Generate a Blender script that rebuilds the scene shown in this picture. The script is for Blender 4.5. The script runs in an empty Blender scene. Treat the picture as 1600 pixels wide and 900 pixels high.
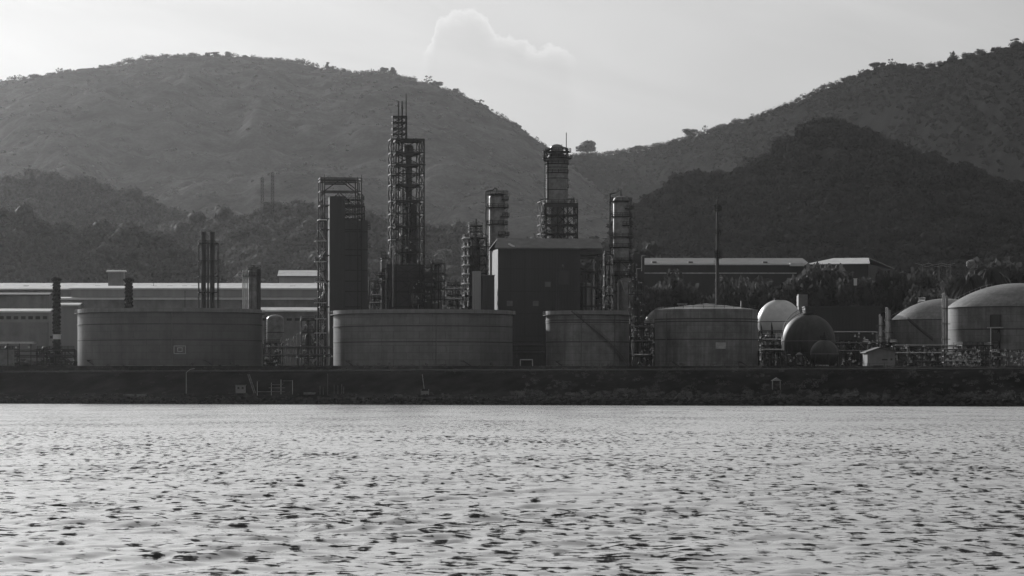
import bpy, math, random
import numpy as np
from math import sin, cos, pi, radians, sqrt
random.seed(7); rng = np.random.default_rng(7)

# ------------------------------------------------------------------ camera, sky, sun, exposure
SC = bpy.context.scene
COL = SC.collection
F = 5760.0          # focal length in photo pixels (1600 wide)
HZ = 606.0          # horizon row in the photo
EYE = 5.0
cam_d = bpy.data.cameras.new("camera"); cam = bpy.data.objects.new("camera", cam_d); COL.objects.link(cam)
cam.location = (0, 0, EYE); cam.rotation_euler = (radians(90), 0, 0)
cam_d.sensor_width = 36; cam_d.lens = 36 * F / 1600
cam_d.shift_y = (HZ - 450) / 1600
cam_d.clip_start = 1; cam_d.clip_end = 30000
cam_d.dof.use_dof = True; cam_d.dof.focus_distance = 1250; cam_d.dof.aperture_fstop = 7.0
SC.camera = cam

SUN_EL, SUN_AZ = radians(15), radians(-27.0)      # azimuth from +Y, negative = to the left
SC.view_settings.view_transform = 'Standard'
SC.view_settings.look = 'None'
SC.view_settings.exposure = -0.29
SC.view_settings.gamma = 1.0
SC.view_settings.use_curve_mapping = False

W = bpy.data.worlds.new("World"); SC.world = W; W.use_nodes = True
nt = W.node_tree; nt.nodes.clear()
def N(t, **k):
    n = nt.nodes.new(t)
    for a, b in k.items(): setattr(n, a, b)
    return n
def L(a, b): nt.links.new(a, b)
def M(op, a, b=None, c=None, clamp=False):
    n = N('ShaderNodeMath', operation=op); n.use_clamp = clamp
    for i, v in enumerate((a, b, c)):
        if v is None: continue
        if isinstance(v, (int, float)): n.inputs[i].default_value = v
        else: L(v, n.inputs[i])
    return n.outputs[0]
sky = N('ShaderNodeTexSky', sky_type='NISHITA'); sky.sun_disc = False
sky.sun_elevation = SUN_EL; sky.sun_rotation = SUN_AZ
sky.air_density = 1.0; sky.dust_density = 4.0; sky.ozone_density = 1.0; sky.altitude = 0
bw = N('ShaderNodeRGBToBW'); L(sky.outputs[0], bw.inputs[0])      # the photograph is black and white
tc = N('ShaderNodeTexCoord'); sep = N('ShaderNodeSeparateXYZ'); L(tc.outputs['Generated'], sep.inputs[0])
az = M('ARCTAN2', sep.outputs[0], sep.outputs[1]); el = sep.outputs[2]
# thin high cloud: soft stretched streaks
cmb = N('ShaderNodeCombineXYZ'); L(M('MULTIPLY', az, 9.0), cmb.inputs[0]); L(M('MULTIPLY', M('ADD', el, M('MULTIPLY', az, 0.25)), 45.0), cmb.inputs[1])
nz = N('ShaderNodeTexNoise'); nz.inputs['Scale'].default_value = 1.0; nz.inputs['Detail'].default_value = 5; nz.inputs['Distortion'].default_value = 0.6
L(cmb.outputs[0], nz.inputs['Vector'])
wisp = M('MULTIPLY_ADD', M('SUBTRACT', nz.outputs[0], 0.5), 0.34, 1.0)
# a cumulus top with a bright rim standing over the saddle
cm2 = N('ShaderNodeCombineXYZ'); L(M('MULTIPLY', az, 130.0), cm2.inputs[0]); L(M('MULTIPLY', el, 170.0), cm2.inputs[1])
n2 = N('ShaderNodeTexNoise'); n2.inputs['Scale'].default_value = 1.6; n2.inputs['Detail'].default_value = 7; n2.inputs['Roughness'].default_value = 0.62
L(cm2.outputs[0], n2.inputs['Vector'])
fc = N('ShaderNodeFloatCurve')
u = M('DIVIDE', M('ADD', az, 0.0265), 0.048, clamp=True)
L(u, fc.inputs['Value'])
cpts = [(0.0, .0), (.10, .45), (.16, .86), (.22, .90), (.32, .97), (.40, .80), (.48, .52), (.58, .48), (.70, .30), (.80, .36), (.90, .12), (1.0, 0.0)]
cu = fc.mapping.curves[0]
cu.points[0].location = cpts[0]; cu.points[1].location = cpts[-1]
for p in cpts[1:-1]: cu.points.new(*p)
fc.mapping.update()
top = M('MULTIPLY_ADD', fc.outputs[0], 0.0155, 0.0875)
d = M('ADD', M('SUBTRACT', top, el), M('MULTIPLY', M('SUBTRACT', n2.outputs[0], 0.5), 0.0075))
ins = M('MULTIPLY', d, 1100.0, clamp=True)
rim = M('MULTIPLY', ins, M('POWER', 2.718, M('MULTIPLY', M('MAXIMUM', d, 0.0), -330.0)))
win = M('MULTIPLY', M('MULTIPLY', M('ADD', az, 0.0245), 400.0, clamp=True), M('MULTIPLY', M('SUBTRACT', 0.018, az), 250.0, clamp=True), clamp=True)
body = M('MULTIPLY', ins, M('POWER', 2.718, M('MULTIPLY', M('MAXIMUM', d, 0.0), -60.0)))
cloud = M('MULTIPLY', win, M('SUBTRACT', M('MULTIPLY', rim, 0.36), M('MULTIPLY', body, 0.11)))
tone = M('MULTIPLY', M('POWER', bw.outputs[0], 0.58), 3.0)     # softened like the photographer's print
tone = M('DIVIDE', M('MULTIPLY', tone, 1.38), M('MULTIPLY_ADD', tone, 0.42 * 0.055, 1.0))
val = M('MULTIPLY', M('MULTIPLY', tone, wisp), M('ADD', cloud, 1.0))
bg = N('ShaderNodeBackground'); bg.inputs['Strength'].default_value = 0.055
L(val, bg.inputs['Color'])
wo = N('ShaderNodeOutputWorld'); L(bg.outputs[0], wo.inputs[0])

sd = bpy.data.lights.new("sun", 'SUN'); sun = bpy.data.objects.new("sun", sd); COL.objects.link(sun)
sd.energy = 5.0; sd.angle = radians(0.5); sd.color = (1, 1, 1)
# lamp shines along local -Z: point it from the sun towards the ground
from mathutils import Vector
sdir = Vector((sin(SUN_AZ) * cos(SUN_EL), cos(SUN_AZ) * cos(SUN_EL), sin(SUN_EL)))
sun.rotation_euler = sdir.to_track_quat('Z', 'Y').to_euler()
sun.location = (-400, 900, 400)
SC.cycles.max_bounces = 6; SC.cycles.volume_bounces = 0
SC.cycles.use_denoising = True
HAZE_DENSITY = 0.98e-5
HAZE_G = 0.78

# ------------------------------------------------------------------ materials (all neutral: the photograph has no colour)
def mat(name, base, rough=0.7, metal=0.0, var=0.25, scale=0.4, streak=0.0, bump=0.0, stains=0.0, spec=0.5, corr=0.0, plates=0.0):
    m = bpy.data.materials.new(name); m.use_nodes = True
    t = m.node_tree; b = t.nodes['Principled BSDF']
    b.inputs['Roughness'].default_value = rough; b.inputs['Metallic'].default_value = metal
    b.inputs['Specular IOR Level'].default_value = 0.9 if plates else spec
    co = t.nodes.new('ShaderNodeTexCoord')
    mp = t.nodes.new('ShaderNodeMapping'); t.links.new(co.outputs['Object'], mp.inputs['Vector'])
    mp.inputs['Scale'].default_value = (scale, scale, scale * (0.06 if streak else 1.0))
    no = t.nodes.new('ShaderNodeTexNoise'); no.inputs['Scale'].default_value = 1.0; no.inputs['Detail'].default_value = 6
    no.inputs['Roughness'].default_value = 0.6
    t.links.new(mp.outputs[0], no.inputs['Vector'])
    r = t.nodes.new('ShaderNodeMapRange')
    r.inputs['From Min'].default_value = 0.3; r.inputs['From Max'].default_value = 0.7
    r.inputs['To Min'].default_value = base * (1 - var); r.inputs['To Max'].default_value = base * (1 + var)
    t.links.new(no.outputs[0], r.inputs['Value'])
    out = r.outputs[0]
    if stains:
        n3 = t.nodes.new('ShaderNodeTexNoise'); n3.inputs['Scale'].default_value = 0.16; n3.inputs['Detail'].default_value = 8
        n3.inputs['Roughness'].default_value = 0.7
        t.links.new(co.outputs['Object'], n3.inputs['Vector'])
        r3 = t.nodes.new('ShaderNodeMapRange'); r3.inputs['From Min'].default_value = 0.42; r3.inputs['From Max'].default_value = 0.62
        r3.inputs['To Min'].default_value = 1.0; r3.inputs['To Max'].default_value = 1.0 - stains
        t.links.new(n3.outputs[0], r3.inputs['Value'])
        mm = t.nodes.new('ShaderNodeMath'); mm.operation = 'MULTIPLY'
        t.links.new(out, mm.inputs[0]); t.links.new(r3.outputs[0], mm.inputs[1]); out = mm.outputs[0]
    if plates:  # welded plate courses around a shell: x = arc length, y = height
        sx = t.nodes.new('ShaderNodeSeparateXYZ'); t.links.new(co.outputs['Object'], sx.inputs[0])
        at_ = t.nodes.new('ShaderNodeMath'); at_.operation = 'ARCTAN2'; t.links.new(sx.outputs[1], at_.inputs[0]); t.links.new(sx.outputs[0], at_.inputs[1])
        ml_ = t.nodes.new('ShaderNodeMath'); ml_.operation = 'MULTIPLY'; ml_.inputs[1].default_value = 26.0; t.links.new(at_.outputs[0], ml_.inputs[0])
        cb = t.nodes.new('ShaderNodeCombineXYZ'); t.links.new(ml_.outputs[0], cb.inputs[0]); t.links.new(sx.outputs[2], cb.inputs[1])
        bk = t.nodes.new('ShaderNodeTexBrick'); bk.inputs['Scale'].default_value = 1.0; bk.inputs['Brick Width'].default_value = 7.5; bk.inputs['Row Height'].default_value = 2.3; bk.inputs['Mortar Size'].default_value = 0.09; bk.inputs['Mortar Smooth'].default_value = 0.6
        bk.inputs['Color1'].default_value = (1.07,) * 3 + (1,); bk.inputs['Color2'].default_value = (.93,) * 3 + (1,); bk.inputs['Mortar'].default_value = (1 - plates,) * 3 + (1,)
        t.links.new(cb.outputs[0], bk.inputs['Vector'])
        m2 = t.nodes.new('ShaderNodeMath'); m2.operation = 'MULTIPLY'; t.links.new(out, m2.inputs[0]); t.links.new(bk.outputs['Color'], m2.inputs[1]); out = m2.outputs[0]
    t.links.new(out, b.inputs['Base Color'])
    if bump:
        bp = t.nodes.new('ShaderNodeBump'); bp.inputs['Strength'].default_value = 0.8; bp.inputs['Distance'].default_value = bump
        t.links.new(no.outputs[0], bp.inputs['Height']); t.links.new(bp.outputs[0], b.inputs['Normal'])
    if corr:   # corrugated sheet: ribs
        wv = t.nodes.new('ShaderNodeTexWave'); wv.bands_direction = 'X'; wv.inputs['Scale'].default_value = corr
        t.links.new(co.outputs['Object'], wv.inputs['Vector'])
        bp = t.nodes.new('ShaderNodeBump'); bp.inputs['Strength'].default_value = 0.6; bp.inputs['Distance'].default_value = 0.08
        t.links.new(wv.outputs[0], bp.inputs['Height']); t.links.new(bp.outputs[0], b.inputs['Normal'])
    return m
MT = dict(
    steel=mat('weathered_steel', 0.025, 0.6, 0.0, 0.4, 0.8, spec=0.3),
    steel_pale=mat('galvanised_steel', 0.38, 0.35, 0.6, 0.3, 0.8),
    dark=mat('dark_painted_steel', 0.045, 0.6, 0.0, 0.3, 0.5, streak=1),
    tank=mat('tank_paint', 0.15, 0.42, 0.0, 0.22, 0.6, streak=1, stains=0.35, plates=0.5),
    tank_dark=mat('dark_tank_paint', 0.085, 0.42, 0.0, 0.2, 0.6, streak=1, stains=0.35, plates=0.5),
    tank_pale=mat('old_tank_paint', 0.17, 0.42, 0.0, 0.4, 0.7, streak=1, stains=0.55, plates=0.45),
    sphere_dark=mat('dark_sphere_paint', 0.045, 0.6, 0.0, 0.45, 0.6, streak=1, stains=0.5),
    rim=mat('rim_paint', 0.2, 0.45, 0.0, 0.25, 0.5, streak=1),
    tank_trim=mat('tank_trim_paint', 0.13, 0.6, 0.0, 0.2, 0.6),
    white=mat('white_paint', 0.7, 0.4, 0.0, 0.12, 0.5),
    pipe=mat('pipe_cladding', 0.5, 0.25, 0.8, 0.25, 0.9),
    pipe_dark=mat('painted_pipe', 0.05, 0.45, 0.0, 0.3, 0.8),
    vessel=mat('vessel_cladding', 0.22, 0.42, 0.5, 0.3, 0.7, stains=0.3),
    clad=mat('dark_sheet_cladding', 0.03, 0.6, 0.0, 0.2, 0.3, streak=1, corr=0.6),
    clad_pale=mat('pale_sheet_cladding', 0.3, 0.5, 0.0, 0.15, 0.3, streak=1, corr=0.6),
    roof=mat('sheet_roof', 0.55, 0.30, 0.7, 0.25, 0.35, stains=0.2),
    roof_dark=mat('old_sheet_roof', 0.12, 0.5, 0.3, 0.3, 0.3, stains=0.3),
    wall=mat('plaster_wall', 0.26, 0.8, 0.0, 0.2, 0.3, streak=1, stains=0.3),
    glass=mat('window_glass', 0.03, 0.15, 0.0, 0.2, 0.5),
    concrete=mat('concrete', 0.26, 0.85, 0.0, 0.25, 0.5, stains=0.3),
    ivy=mat('ivy', 0.03, 0.8, 0.0, 0.5, 1.5, spec=0.1),
    leaf=mat('foliage', 0.075, 0.75, 0.0, 0.45, 0.25, spec=0.05),
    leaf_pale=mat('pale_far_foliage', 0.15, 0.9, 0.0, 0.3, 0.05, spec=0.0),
    leaf_far=mat('far_foliage', 0.043, 0.9, 0.0, 0.3, 0.05, spec=0.0),
    leaf2=mat('pale_foliage', 0.10, 0.75, 0.0, 0.4, 0.25, spec=0.05),
    bark=mat('bark', 0.10, 0.9, 0.0, 0.4, 1.0),
    wood=mat('old_timber', 0.16, 0.85, 0.0, 0.4, 1.0),
    rock=mat('shore_rock', 0.045, 0.9, 0.0, 0.5, 0.5, bump=0.1, spec=0.1),
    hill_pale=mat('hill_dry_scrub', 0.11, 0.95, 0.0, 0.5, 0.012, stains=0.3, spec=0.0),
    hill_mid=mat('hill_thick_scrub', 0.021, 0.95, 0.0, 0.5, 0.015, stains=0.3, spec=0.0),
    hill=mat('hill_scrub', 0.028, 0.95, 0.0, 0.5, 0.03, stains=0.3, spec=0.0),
    scrub=mat('dry_grass', 0.09, 0.95, 0.0, 0.5, 0.3, spec=0.05),
    ground=mat('bare_ground', 0.026, 0.95, 0.0, 0.45, 0.12, stains=0.4, bump=0.05, spec=0.0),
)
def leafy(m):       # thin leaves let some of the sun through
    t = m.node_tree; b = t.nodes['Principled BSDF']; o = t.nodes['Material Output']
    tr = t.nodes.new('ShaderNodeBsdfTranslucent'); mx = t.nodes.new('ShaderNodeMixShader'); mx.inputs[0].default_value = 0.35
    src = b.inputs['Base Color'].links[0].from_socket
    t.links.new(src, tr.inputs['Color']); t.links.new(b.outputs[0], mx.inputs[1]); t.links.new(tr.outputs[0], mx.inputs[2])
    t.links.new(mx.outputs[0], o.inputs['Surface'])
for k in ('leaf', 'leaf2', 'ivy'): leafy(MT[k])

# ------------------------------------------------------------------ mesh building
def mesh_from(name, V, Fq, smooth=None, material=None):
    me = bpy.data.meshes.new(name)
    me.from_pydata(V, [], Fq)
    if smooth is not None: me.polygons.foreach_set('use_smooth', smooth)
    if material: me.materials.append(material)
    me.update()
    if smooth is not None and any(smooth): me.set_sharp_from_angle(angle=radians(32))
    return me
def mesh_np(name, V, Q, smooth, material):
    me = bpy.data.meshes.new(name); V = np.asarray(V, np.float32); Q = np.asarray(Q, np.int32)
    k = Q.shape[1]
    me.vertices.add(len(V)); me.vertices.foreach_set('co', V.ravel())
    me.loops.add(Q.size); me.loops.foreach_set('vertex_index', Q.ravel())
    me.polygons.add(len(Q)); me.polygons.foreach_set('loop_start', np.arange(0, Q.size, k, dtype=np.int32))
    me.polygons.foreach_set('use_smooth', np.full(len(Q), smooth, bool))
    me.materials.append(material); me.update(calc_edges=True); me.validate(); return me
class MB:
    def __init__(s): s.v = []; s.f = []; s.sm = []
    def add(s, vs, fs, sm=False):
        o = len(s.v); s.v += [tuple(p) for p in vs]; s.f += [tuple(i + o for i in q) for q in fs]; s.sm += [sm] * len(fs); return s
    def box(s, x0, x1, y0, y1, z0, z1):
        if x0 > x1: x0, x1 = x1, x0
        if z0 > z1: z0, z1 = z1, z0
        return s.add([(x0,y0,z0),(x1,y0,z0),(x1,y1,z0),(x0,y1,z0),(x0,y0,z1),(x1,y0,z1),(x1,y1,z1),(x0,y1,z1)],
              [(0,3,2,1),(4,5,6,7),(0,1,5,4),(1,2,6,5),(2,3,7,6),(3,0,4,7)])
    def bar(s, p, q, w, h=None):
        h = h or w; p = Vector(p); q = Vector(q); d = (q - p)
        if d.length < 1e-6: return s
        d.normalize(); up = Vector((0, 0, 1)) if abs(d.z) < 0.95 else Vector((0, 1, 0))
        a = d.cross(up).normalized(); b = a.cross(d).normalized()
        vs = [e + a * (i * w / 2) + b * (j * h / 2) for e in (p, q) for i, j in ((-1,-1),(1,-1),(1,1),(-1,1))]
        return s.add(vs, [(3,2,1,0),(4,5,6,7),(0,1,5,4),(1,2,6,5),(2,3,7,6),(3,0,4,7)])
    def tube(s, p, q, r, n=8, r2=None):
        r2 = r if r2 is None else r2; p = Vector(p); q = Vector(q); d = (q - p)
        if d.length < 1e-6: return s
        d.normalize(); up = Vector((0, 0, 1)) if abs(d.z) < 0.95 else Vector((0, 1, 0))
        a = d.cross(up).normalized(); b = a.cross(d).normalized()
        vs = []
        for e, rr in ((p, r), (q, r2)):
            for i in range(n):
                t = 2 * pi * i / n; vs.append(e + a * (cos(t) * rr) + b * (sin(t) * rr))
        o = len(s.v)
        s.add(vs, [(i, (i + 1) % n, n + (i + 1) % n, n + i) for i in range(n)], True)
        s.f += [tuple(o + i for i in range(n))[::-1], tuple(o + n + i for i in range(n))]; s.sm += [False, False]
        return s
    def path(s, pts, r, n=8):
        for a, b in zip(pts, pts[1:]): s.tube(a, b, r, n)
        for p in pts[1:-1]: s.ball(p, r * 1.03, 6, 4)
        return s
    def lathe(s, prof, n=24, cx=0, cy=0, a0=0, a1=2 * pi):
        full = abs(a1 - a0 - 2 * pi) < 1e-6; m = n if full else n + 1
        vs = [(cx + r * cos(a0 + (a1 - a0) * i / n), cy + r * sin(a0 + (a1 - a0) * i / n), z) for r, z in prof for i in range(m)]
        fs = []
        for k in range(len(prof) - 1):
            for i in range(n):
                j = (i + 1) % m
                fs.append((k * m + i, k * m + j, (k + 1) * m + j, (k + 1) * m + i))
        o = len(s.v); s.add(vs, fs, True)
        if full:
            if prof[0][0] > 0.01: s.f.append(tuple(o + i for i in range(m))[::-1]); s.sm.append(False)
            if prof[-1][0] > 0.01: s.f.append(tuple(o + (len(prof) - 1) * m + i for i in range(m))); s.sm.append(False)
        return s
    def ring(s, r, z0, z1, t, n=64, cx=0, cy=0):      # a band standing out of a shell of radius r by t
        return s.lathe([(r - 0.02, z0), (r + t, z0), (r + t, z1), (r - 0.02, z1)], n, cx, cy)
    def ball(s, c, r, n=12, m=8, sz=1.0):
        pr = [(max(0.001, r * sin(pi * k / m)), -r * sz * cos(pi * k / m)) for k in range(m + 1)]
        o = len(s.v); s.lathe(pr, n)
        for i in range(o, len(s.v)): x, y, z = s.v[i]; s.v[i] = (x + c[0], y + c[1], z + c[2])
        return s
    def prism(s, pts, y0, y1):                          # polygon in x-z extruded along y
        n = len(pts); vs = [(x, y0, z) for x, z in pts] + [(x, y1, z) for x, z in pts]
        return s.add(vs, [tuple(range(n)), tuple(range(2 * n - 1, n - 1, -1))] + [(i, n + i, n + (i + 1) % n, (i + 1) % n) for i in range(n)])
    def build(s, name, material, parent=None, loc=(0, 0, 0)):
        o = bpy.data.objects.new(name, mesh_from(name, s.v, s.f, s.sm, MT[material] if isinstance(material, str) else material))
        COL.objects.link(o); o.location = loc
        if parent: o.parent = parent
        return o
def tag(o, label=None, cat=None, group=None, kind=None):
    if label: o['label'] = label
    if cat: o['category'] = cat
    if group: o['group'] = group
    if kind: o['kind'] = kind
    return o
def copy_tree(o, parent=None):
    c = o.copy(); COL.objects.link(c); c.parent = parent
    for ch in list(o.children): copy_tree(ch, c)
    return c

# pixel column -> world x at depth Y ; pixel row -> world z
def WX(px, Y): return (px - 800) * Y / F
def WZ(py, Y): return (HZ - py) * Y / F + EYE

# ------------------------------------------------------------------ noise
class VN:
    def __init__(s, seed):
        r = np.random.default_rng(seed); s.g = r.random((256, 256))
    def __call__(s, x, y):
        xi = np.floor(x).astype(int); yi = np.floor(y).astype(int); fx = x - xi; fy = y - yi
        fx = fx * fx * (3 - 2 * fx); fy = fy * fy * (3 - 2 * fy)
        g = s.g; a = g[xi & 255, yi & 255]; b = g[(xi + 1) & 255, yi & 255]; c = g[xi & 255, (yi + 1) & 255]; d_ = g[(xi + 1) & 255, (yi + 1) & 255]
        return (a * (1 - fx) + b * fx) * (1 - fy) + (c * (1 - fx) + d_ * fx) * fy
    def fbm(s, x, y, o=4):
        t = 0; a = 1; w = 0
        for k in range(o):
            t = t + a * (s(x + 17.3 * k, y + 9.1 * k) - 0.5); w += a; a *= 0.5; x = x * 2.03; y = y * 2.03
        return t / w
noise = VN(3)

# ------------------------------------------------------------------ the setting: ground, water, hills
def shore(X): return 1067 - 0.60 * X
def zflat(X): return 11.7 - 0.004 * X
PO = [-400, -60, -6, 0, 2.5, 16, 22, 38, 45, 58, 380, 600, 1000, 2500, 11400]
PZ = [-3.9, -3.9, -1.2, 0, 1.7, 2.9, 3.6, 9.6, 9.9, 11.7, 11.8, 15, 22, 45, 90]
def gz(X, Y, detail=False):
    X = np.asarray(X, float); Y = np.asarray(Y, float)
    Xc = np.clip(X, -500, 400); o = Y - shore(Xc) + 5 * noise.fbm(X * 0.035, Y * 0 + 3.3, 3)
    z = np.interp(o, PO, PZ); z = np.where(o > 50, z + (zflat(Xc) - 11.7), z)
    if detail:
        near = np.clip((o + 4) / 4, 0, 1) * np.clip((60 - o) / 20, 0, 1)
        z = z + near * (0.35 * noise.fbm(X * 0.12, Y * 0.12, 4) + 0.5 * noise.fbm(X * 0.5, Y * 0.5, 2))
    return z
def gzf(X, Y): return float(gz(X, Y))
def grid_obj(name, xs, ys, Z, material, smooth=True):
    XX, YY = np.meshgrid(xs, ys) if np.ndim(xs) == 1 else (xs, ys)
    nr, nc = XX.shape; V = np.stack([XX, YY, Z], -1).reshape(-1, 3)
    i = np.arange(nr * nc).reshape(nr, nc)
    Q = np.stack([i[:-1, :-1], i[:-1, 1:], i[1:, 1:], i[1:, :-1]], -1).reshape(-1, 4)
    o = bpy.data.objects.new(name, mesh_np(name, V, Q, smooth, material)); COL.objects.link(o); return o
xs = np.concatenate([np.linspace(-3200, -420, 40), np.arange(-415, 330, 1.6), np.linspace(335, 3200, 40)])
ys = np.concatenate([np.arange(780, 900, 6), np.arange(900, 1290, 1.3), np.arange(1294, 1800, 8), np.linspace(1810, 11400, 80)])
XX, YY = np.meshgrid(xs, ys)
tag(grid_obj('ground', xs, ys, gz(XX, YY, True), MT['ground']), kind='structure')

def hill(ridge, Yr, foot_w, back_w, res, xr, seed, spur=0.12, canopy=3.0, zfoot=20, csc=9.0, power=1.25, hm='hill'):
    """ridge: [(px,py)], Yr: [(px, distance)]; cross-section falls towards the viewer over foot_w metres"""
    rp = np.array(ridge, float); yp = np.array(Yr, float)
    px = np.linspace(rp[0, 0], rp[-1, 0], 400)
    Yl = np.interp(px, yp[:, 0], yp[:, 1]); Xl = (px - 800) * Yl / F
    Zl = (HZ - np.interp(px, rp[:, 0], rp[:, 1])) * Yl / F + EYE
    X = np.arange(Xl[0], Xl[-1], res)
    Yrid = np.interp(X, Xl, Yl); Zrid = np.interp(X, Xl, Zl)
    nn = VN(seed)
    t = np.concatenate([np.linspace(-1, 0, int(foot_w / res)), np.linspace(0, 1, int(back_w / (res * 3)))[1:]])
    T, XI = np.meshgrid(t, X, indexing='ij')
    YR = np.interp(XI, X, Yrid); ZR = np.interp(XI, X, Zrid)
    Y = YR + np.where(T < 0, T * foot_w, T * back_w)
    a = np.abs(T)
    prof = np.clip(1 - a ** power, 0, 1)
    env = (a * (1 - a) * 4)
    sp = nn.fbm(XI / 260 + T * 0.8, Y / 520, 4)
    rid = 1 - np.abs(nn.fbm(XI / 170 + 40 + T * 1.2, Y / 420, 3)) * 4
    Z = zfoot + (ZR - zfoot) * np.clip(prof + env * (spur * 2.2 * sp + spur * 0.5 * (rid - 0.5)), -0.05, 0.985 if False else 2)
    # never rise over the line of sight to the ridge
    lim = (ZR - EYE) / YR * Y + EYE - 1.5
    Z = np.minimum(Z, np.where(T < -0.01, lim, 1e9))
    bump = nn(XI / csc, Y / csc) ** 1.4 + 0.5 * nn(XI / (csc * .45) + 9, Y / (csc * .45))
    Z = Z + canopy * bump * (0.35 + 1.1 * nn(XI / 90, Y / 90)) - canopy * 0.5
    Q = grid_obj('hill', XI, Y, Z, MT[hm])
    tag(Q, kind='structure')
    def at(pxx, t=0.0):
        """point on the hill at that column, t = -1 foot .. 0 ridge"""
        Yq = float(np.interp(pxx, yp[:, 0], yp[:, 1])); Xq = (pxx - 800) * Yq / F
        j = int(np.clip(round((Xq - X[0]) / res), 0, len(X) - 1)); k = int(np.argmin(np.abs(np.where(t <= 0, T[:, 0], 9) - t)))
        return Vector((float(XI[k, j]), float(Y[k, j]), float(Z[k, j])))
    return at
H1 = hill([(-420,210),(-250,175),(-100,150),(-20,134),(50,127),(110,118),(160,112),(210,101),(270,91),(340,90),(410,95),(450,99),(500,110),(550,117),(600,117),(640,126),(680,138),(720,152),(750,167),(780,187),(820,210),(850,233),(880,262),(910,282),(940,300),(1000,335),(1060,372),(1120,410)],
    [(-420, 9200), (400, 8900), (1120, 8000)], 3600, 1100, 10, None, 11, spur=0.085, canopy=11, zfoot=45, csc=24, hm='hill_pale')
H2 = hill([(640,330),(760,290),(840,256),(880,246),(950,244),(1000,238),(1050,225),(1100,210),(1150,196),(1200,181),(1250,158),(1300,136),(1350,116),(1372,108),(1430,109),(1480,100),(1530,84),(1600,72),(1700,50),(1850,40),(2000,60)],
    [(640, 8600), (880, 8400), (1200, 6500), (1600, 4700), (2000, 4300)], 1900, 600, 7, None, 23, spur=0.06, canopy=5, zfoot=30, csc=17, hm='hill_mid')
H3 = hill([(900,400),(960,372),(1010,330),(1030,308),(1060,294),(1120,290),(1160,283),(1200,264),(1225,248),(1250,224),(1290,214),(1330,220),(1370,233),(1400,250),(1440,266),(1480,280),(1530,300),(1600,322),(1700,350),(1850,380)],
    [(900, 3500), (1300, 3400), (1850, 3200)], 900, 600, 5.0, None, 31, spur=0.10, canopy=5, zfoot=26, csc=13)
H4 = hill([(-260,330),(-120,312),(-20,308),(40,306),(100,310),(150,320),(200,335),(240,352),(280,372),(330,400),(380,425)],
    [(-260, 4700), (380, 4500)], 600, 400, 5.0, None, 41, spur=0.10, canopy=5, zfoot=24, csc=13)
H5 = hill([(-200,375),(-80,362),(0,360),(60,385),(110,395),(150,392),(200,392),(240,410),(290,432),(340,450)],
    [(-200, 3200), (340, 3150)], 350, 300, 4.0, None, 43, spur=0.08, canopy=4, zfoot=20, csc=11)
H6 = hill([(200,440),(260,392),(330,368),(380,362),(430,352),(500,356),(560,362),(620,378),(690,398),(760,410),(860,418),(950,425)],
    [(200, 4000), (950, 3700)], 450, 400, 4.5, None, 47, spur=0.10, canopy=4, zfoot=22, csc=12)

SEA_POWER = 1.35
WAVE_GAIN, WAVE_CUT, WAVE_STEEP = 13.0, 0.53, 1.7
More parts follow.
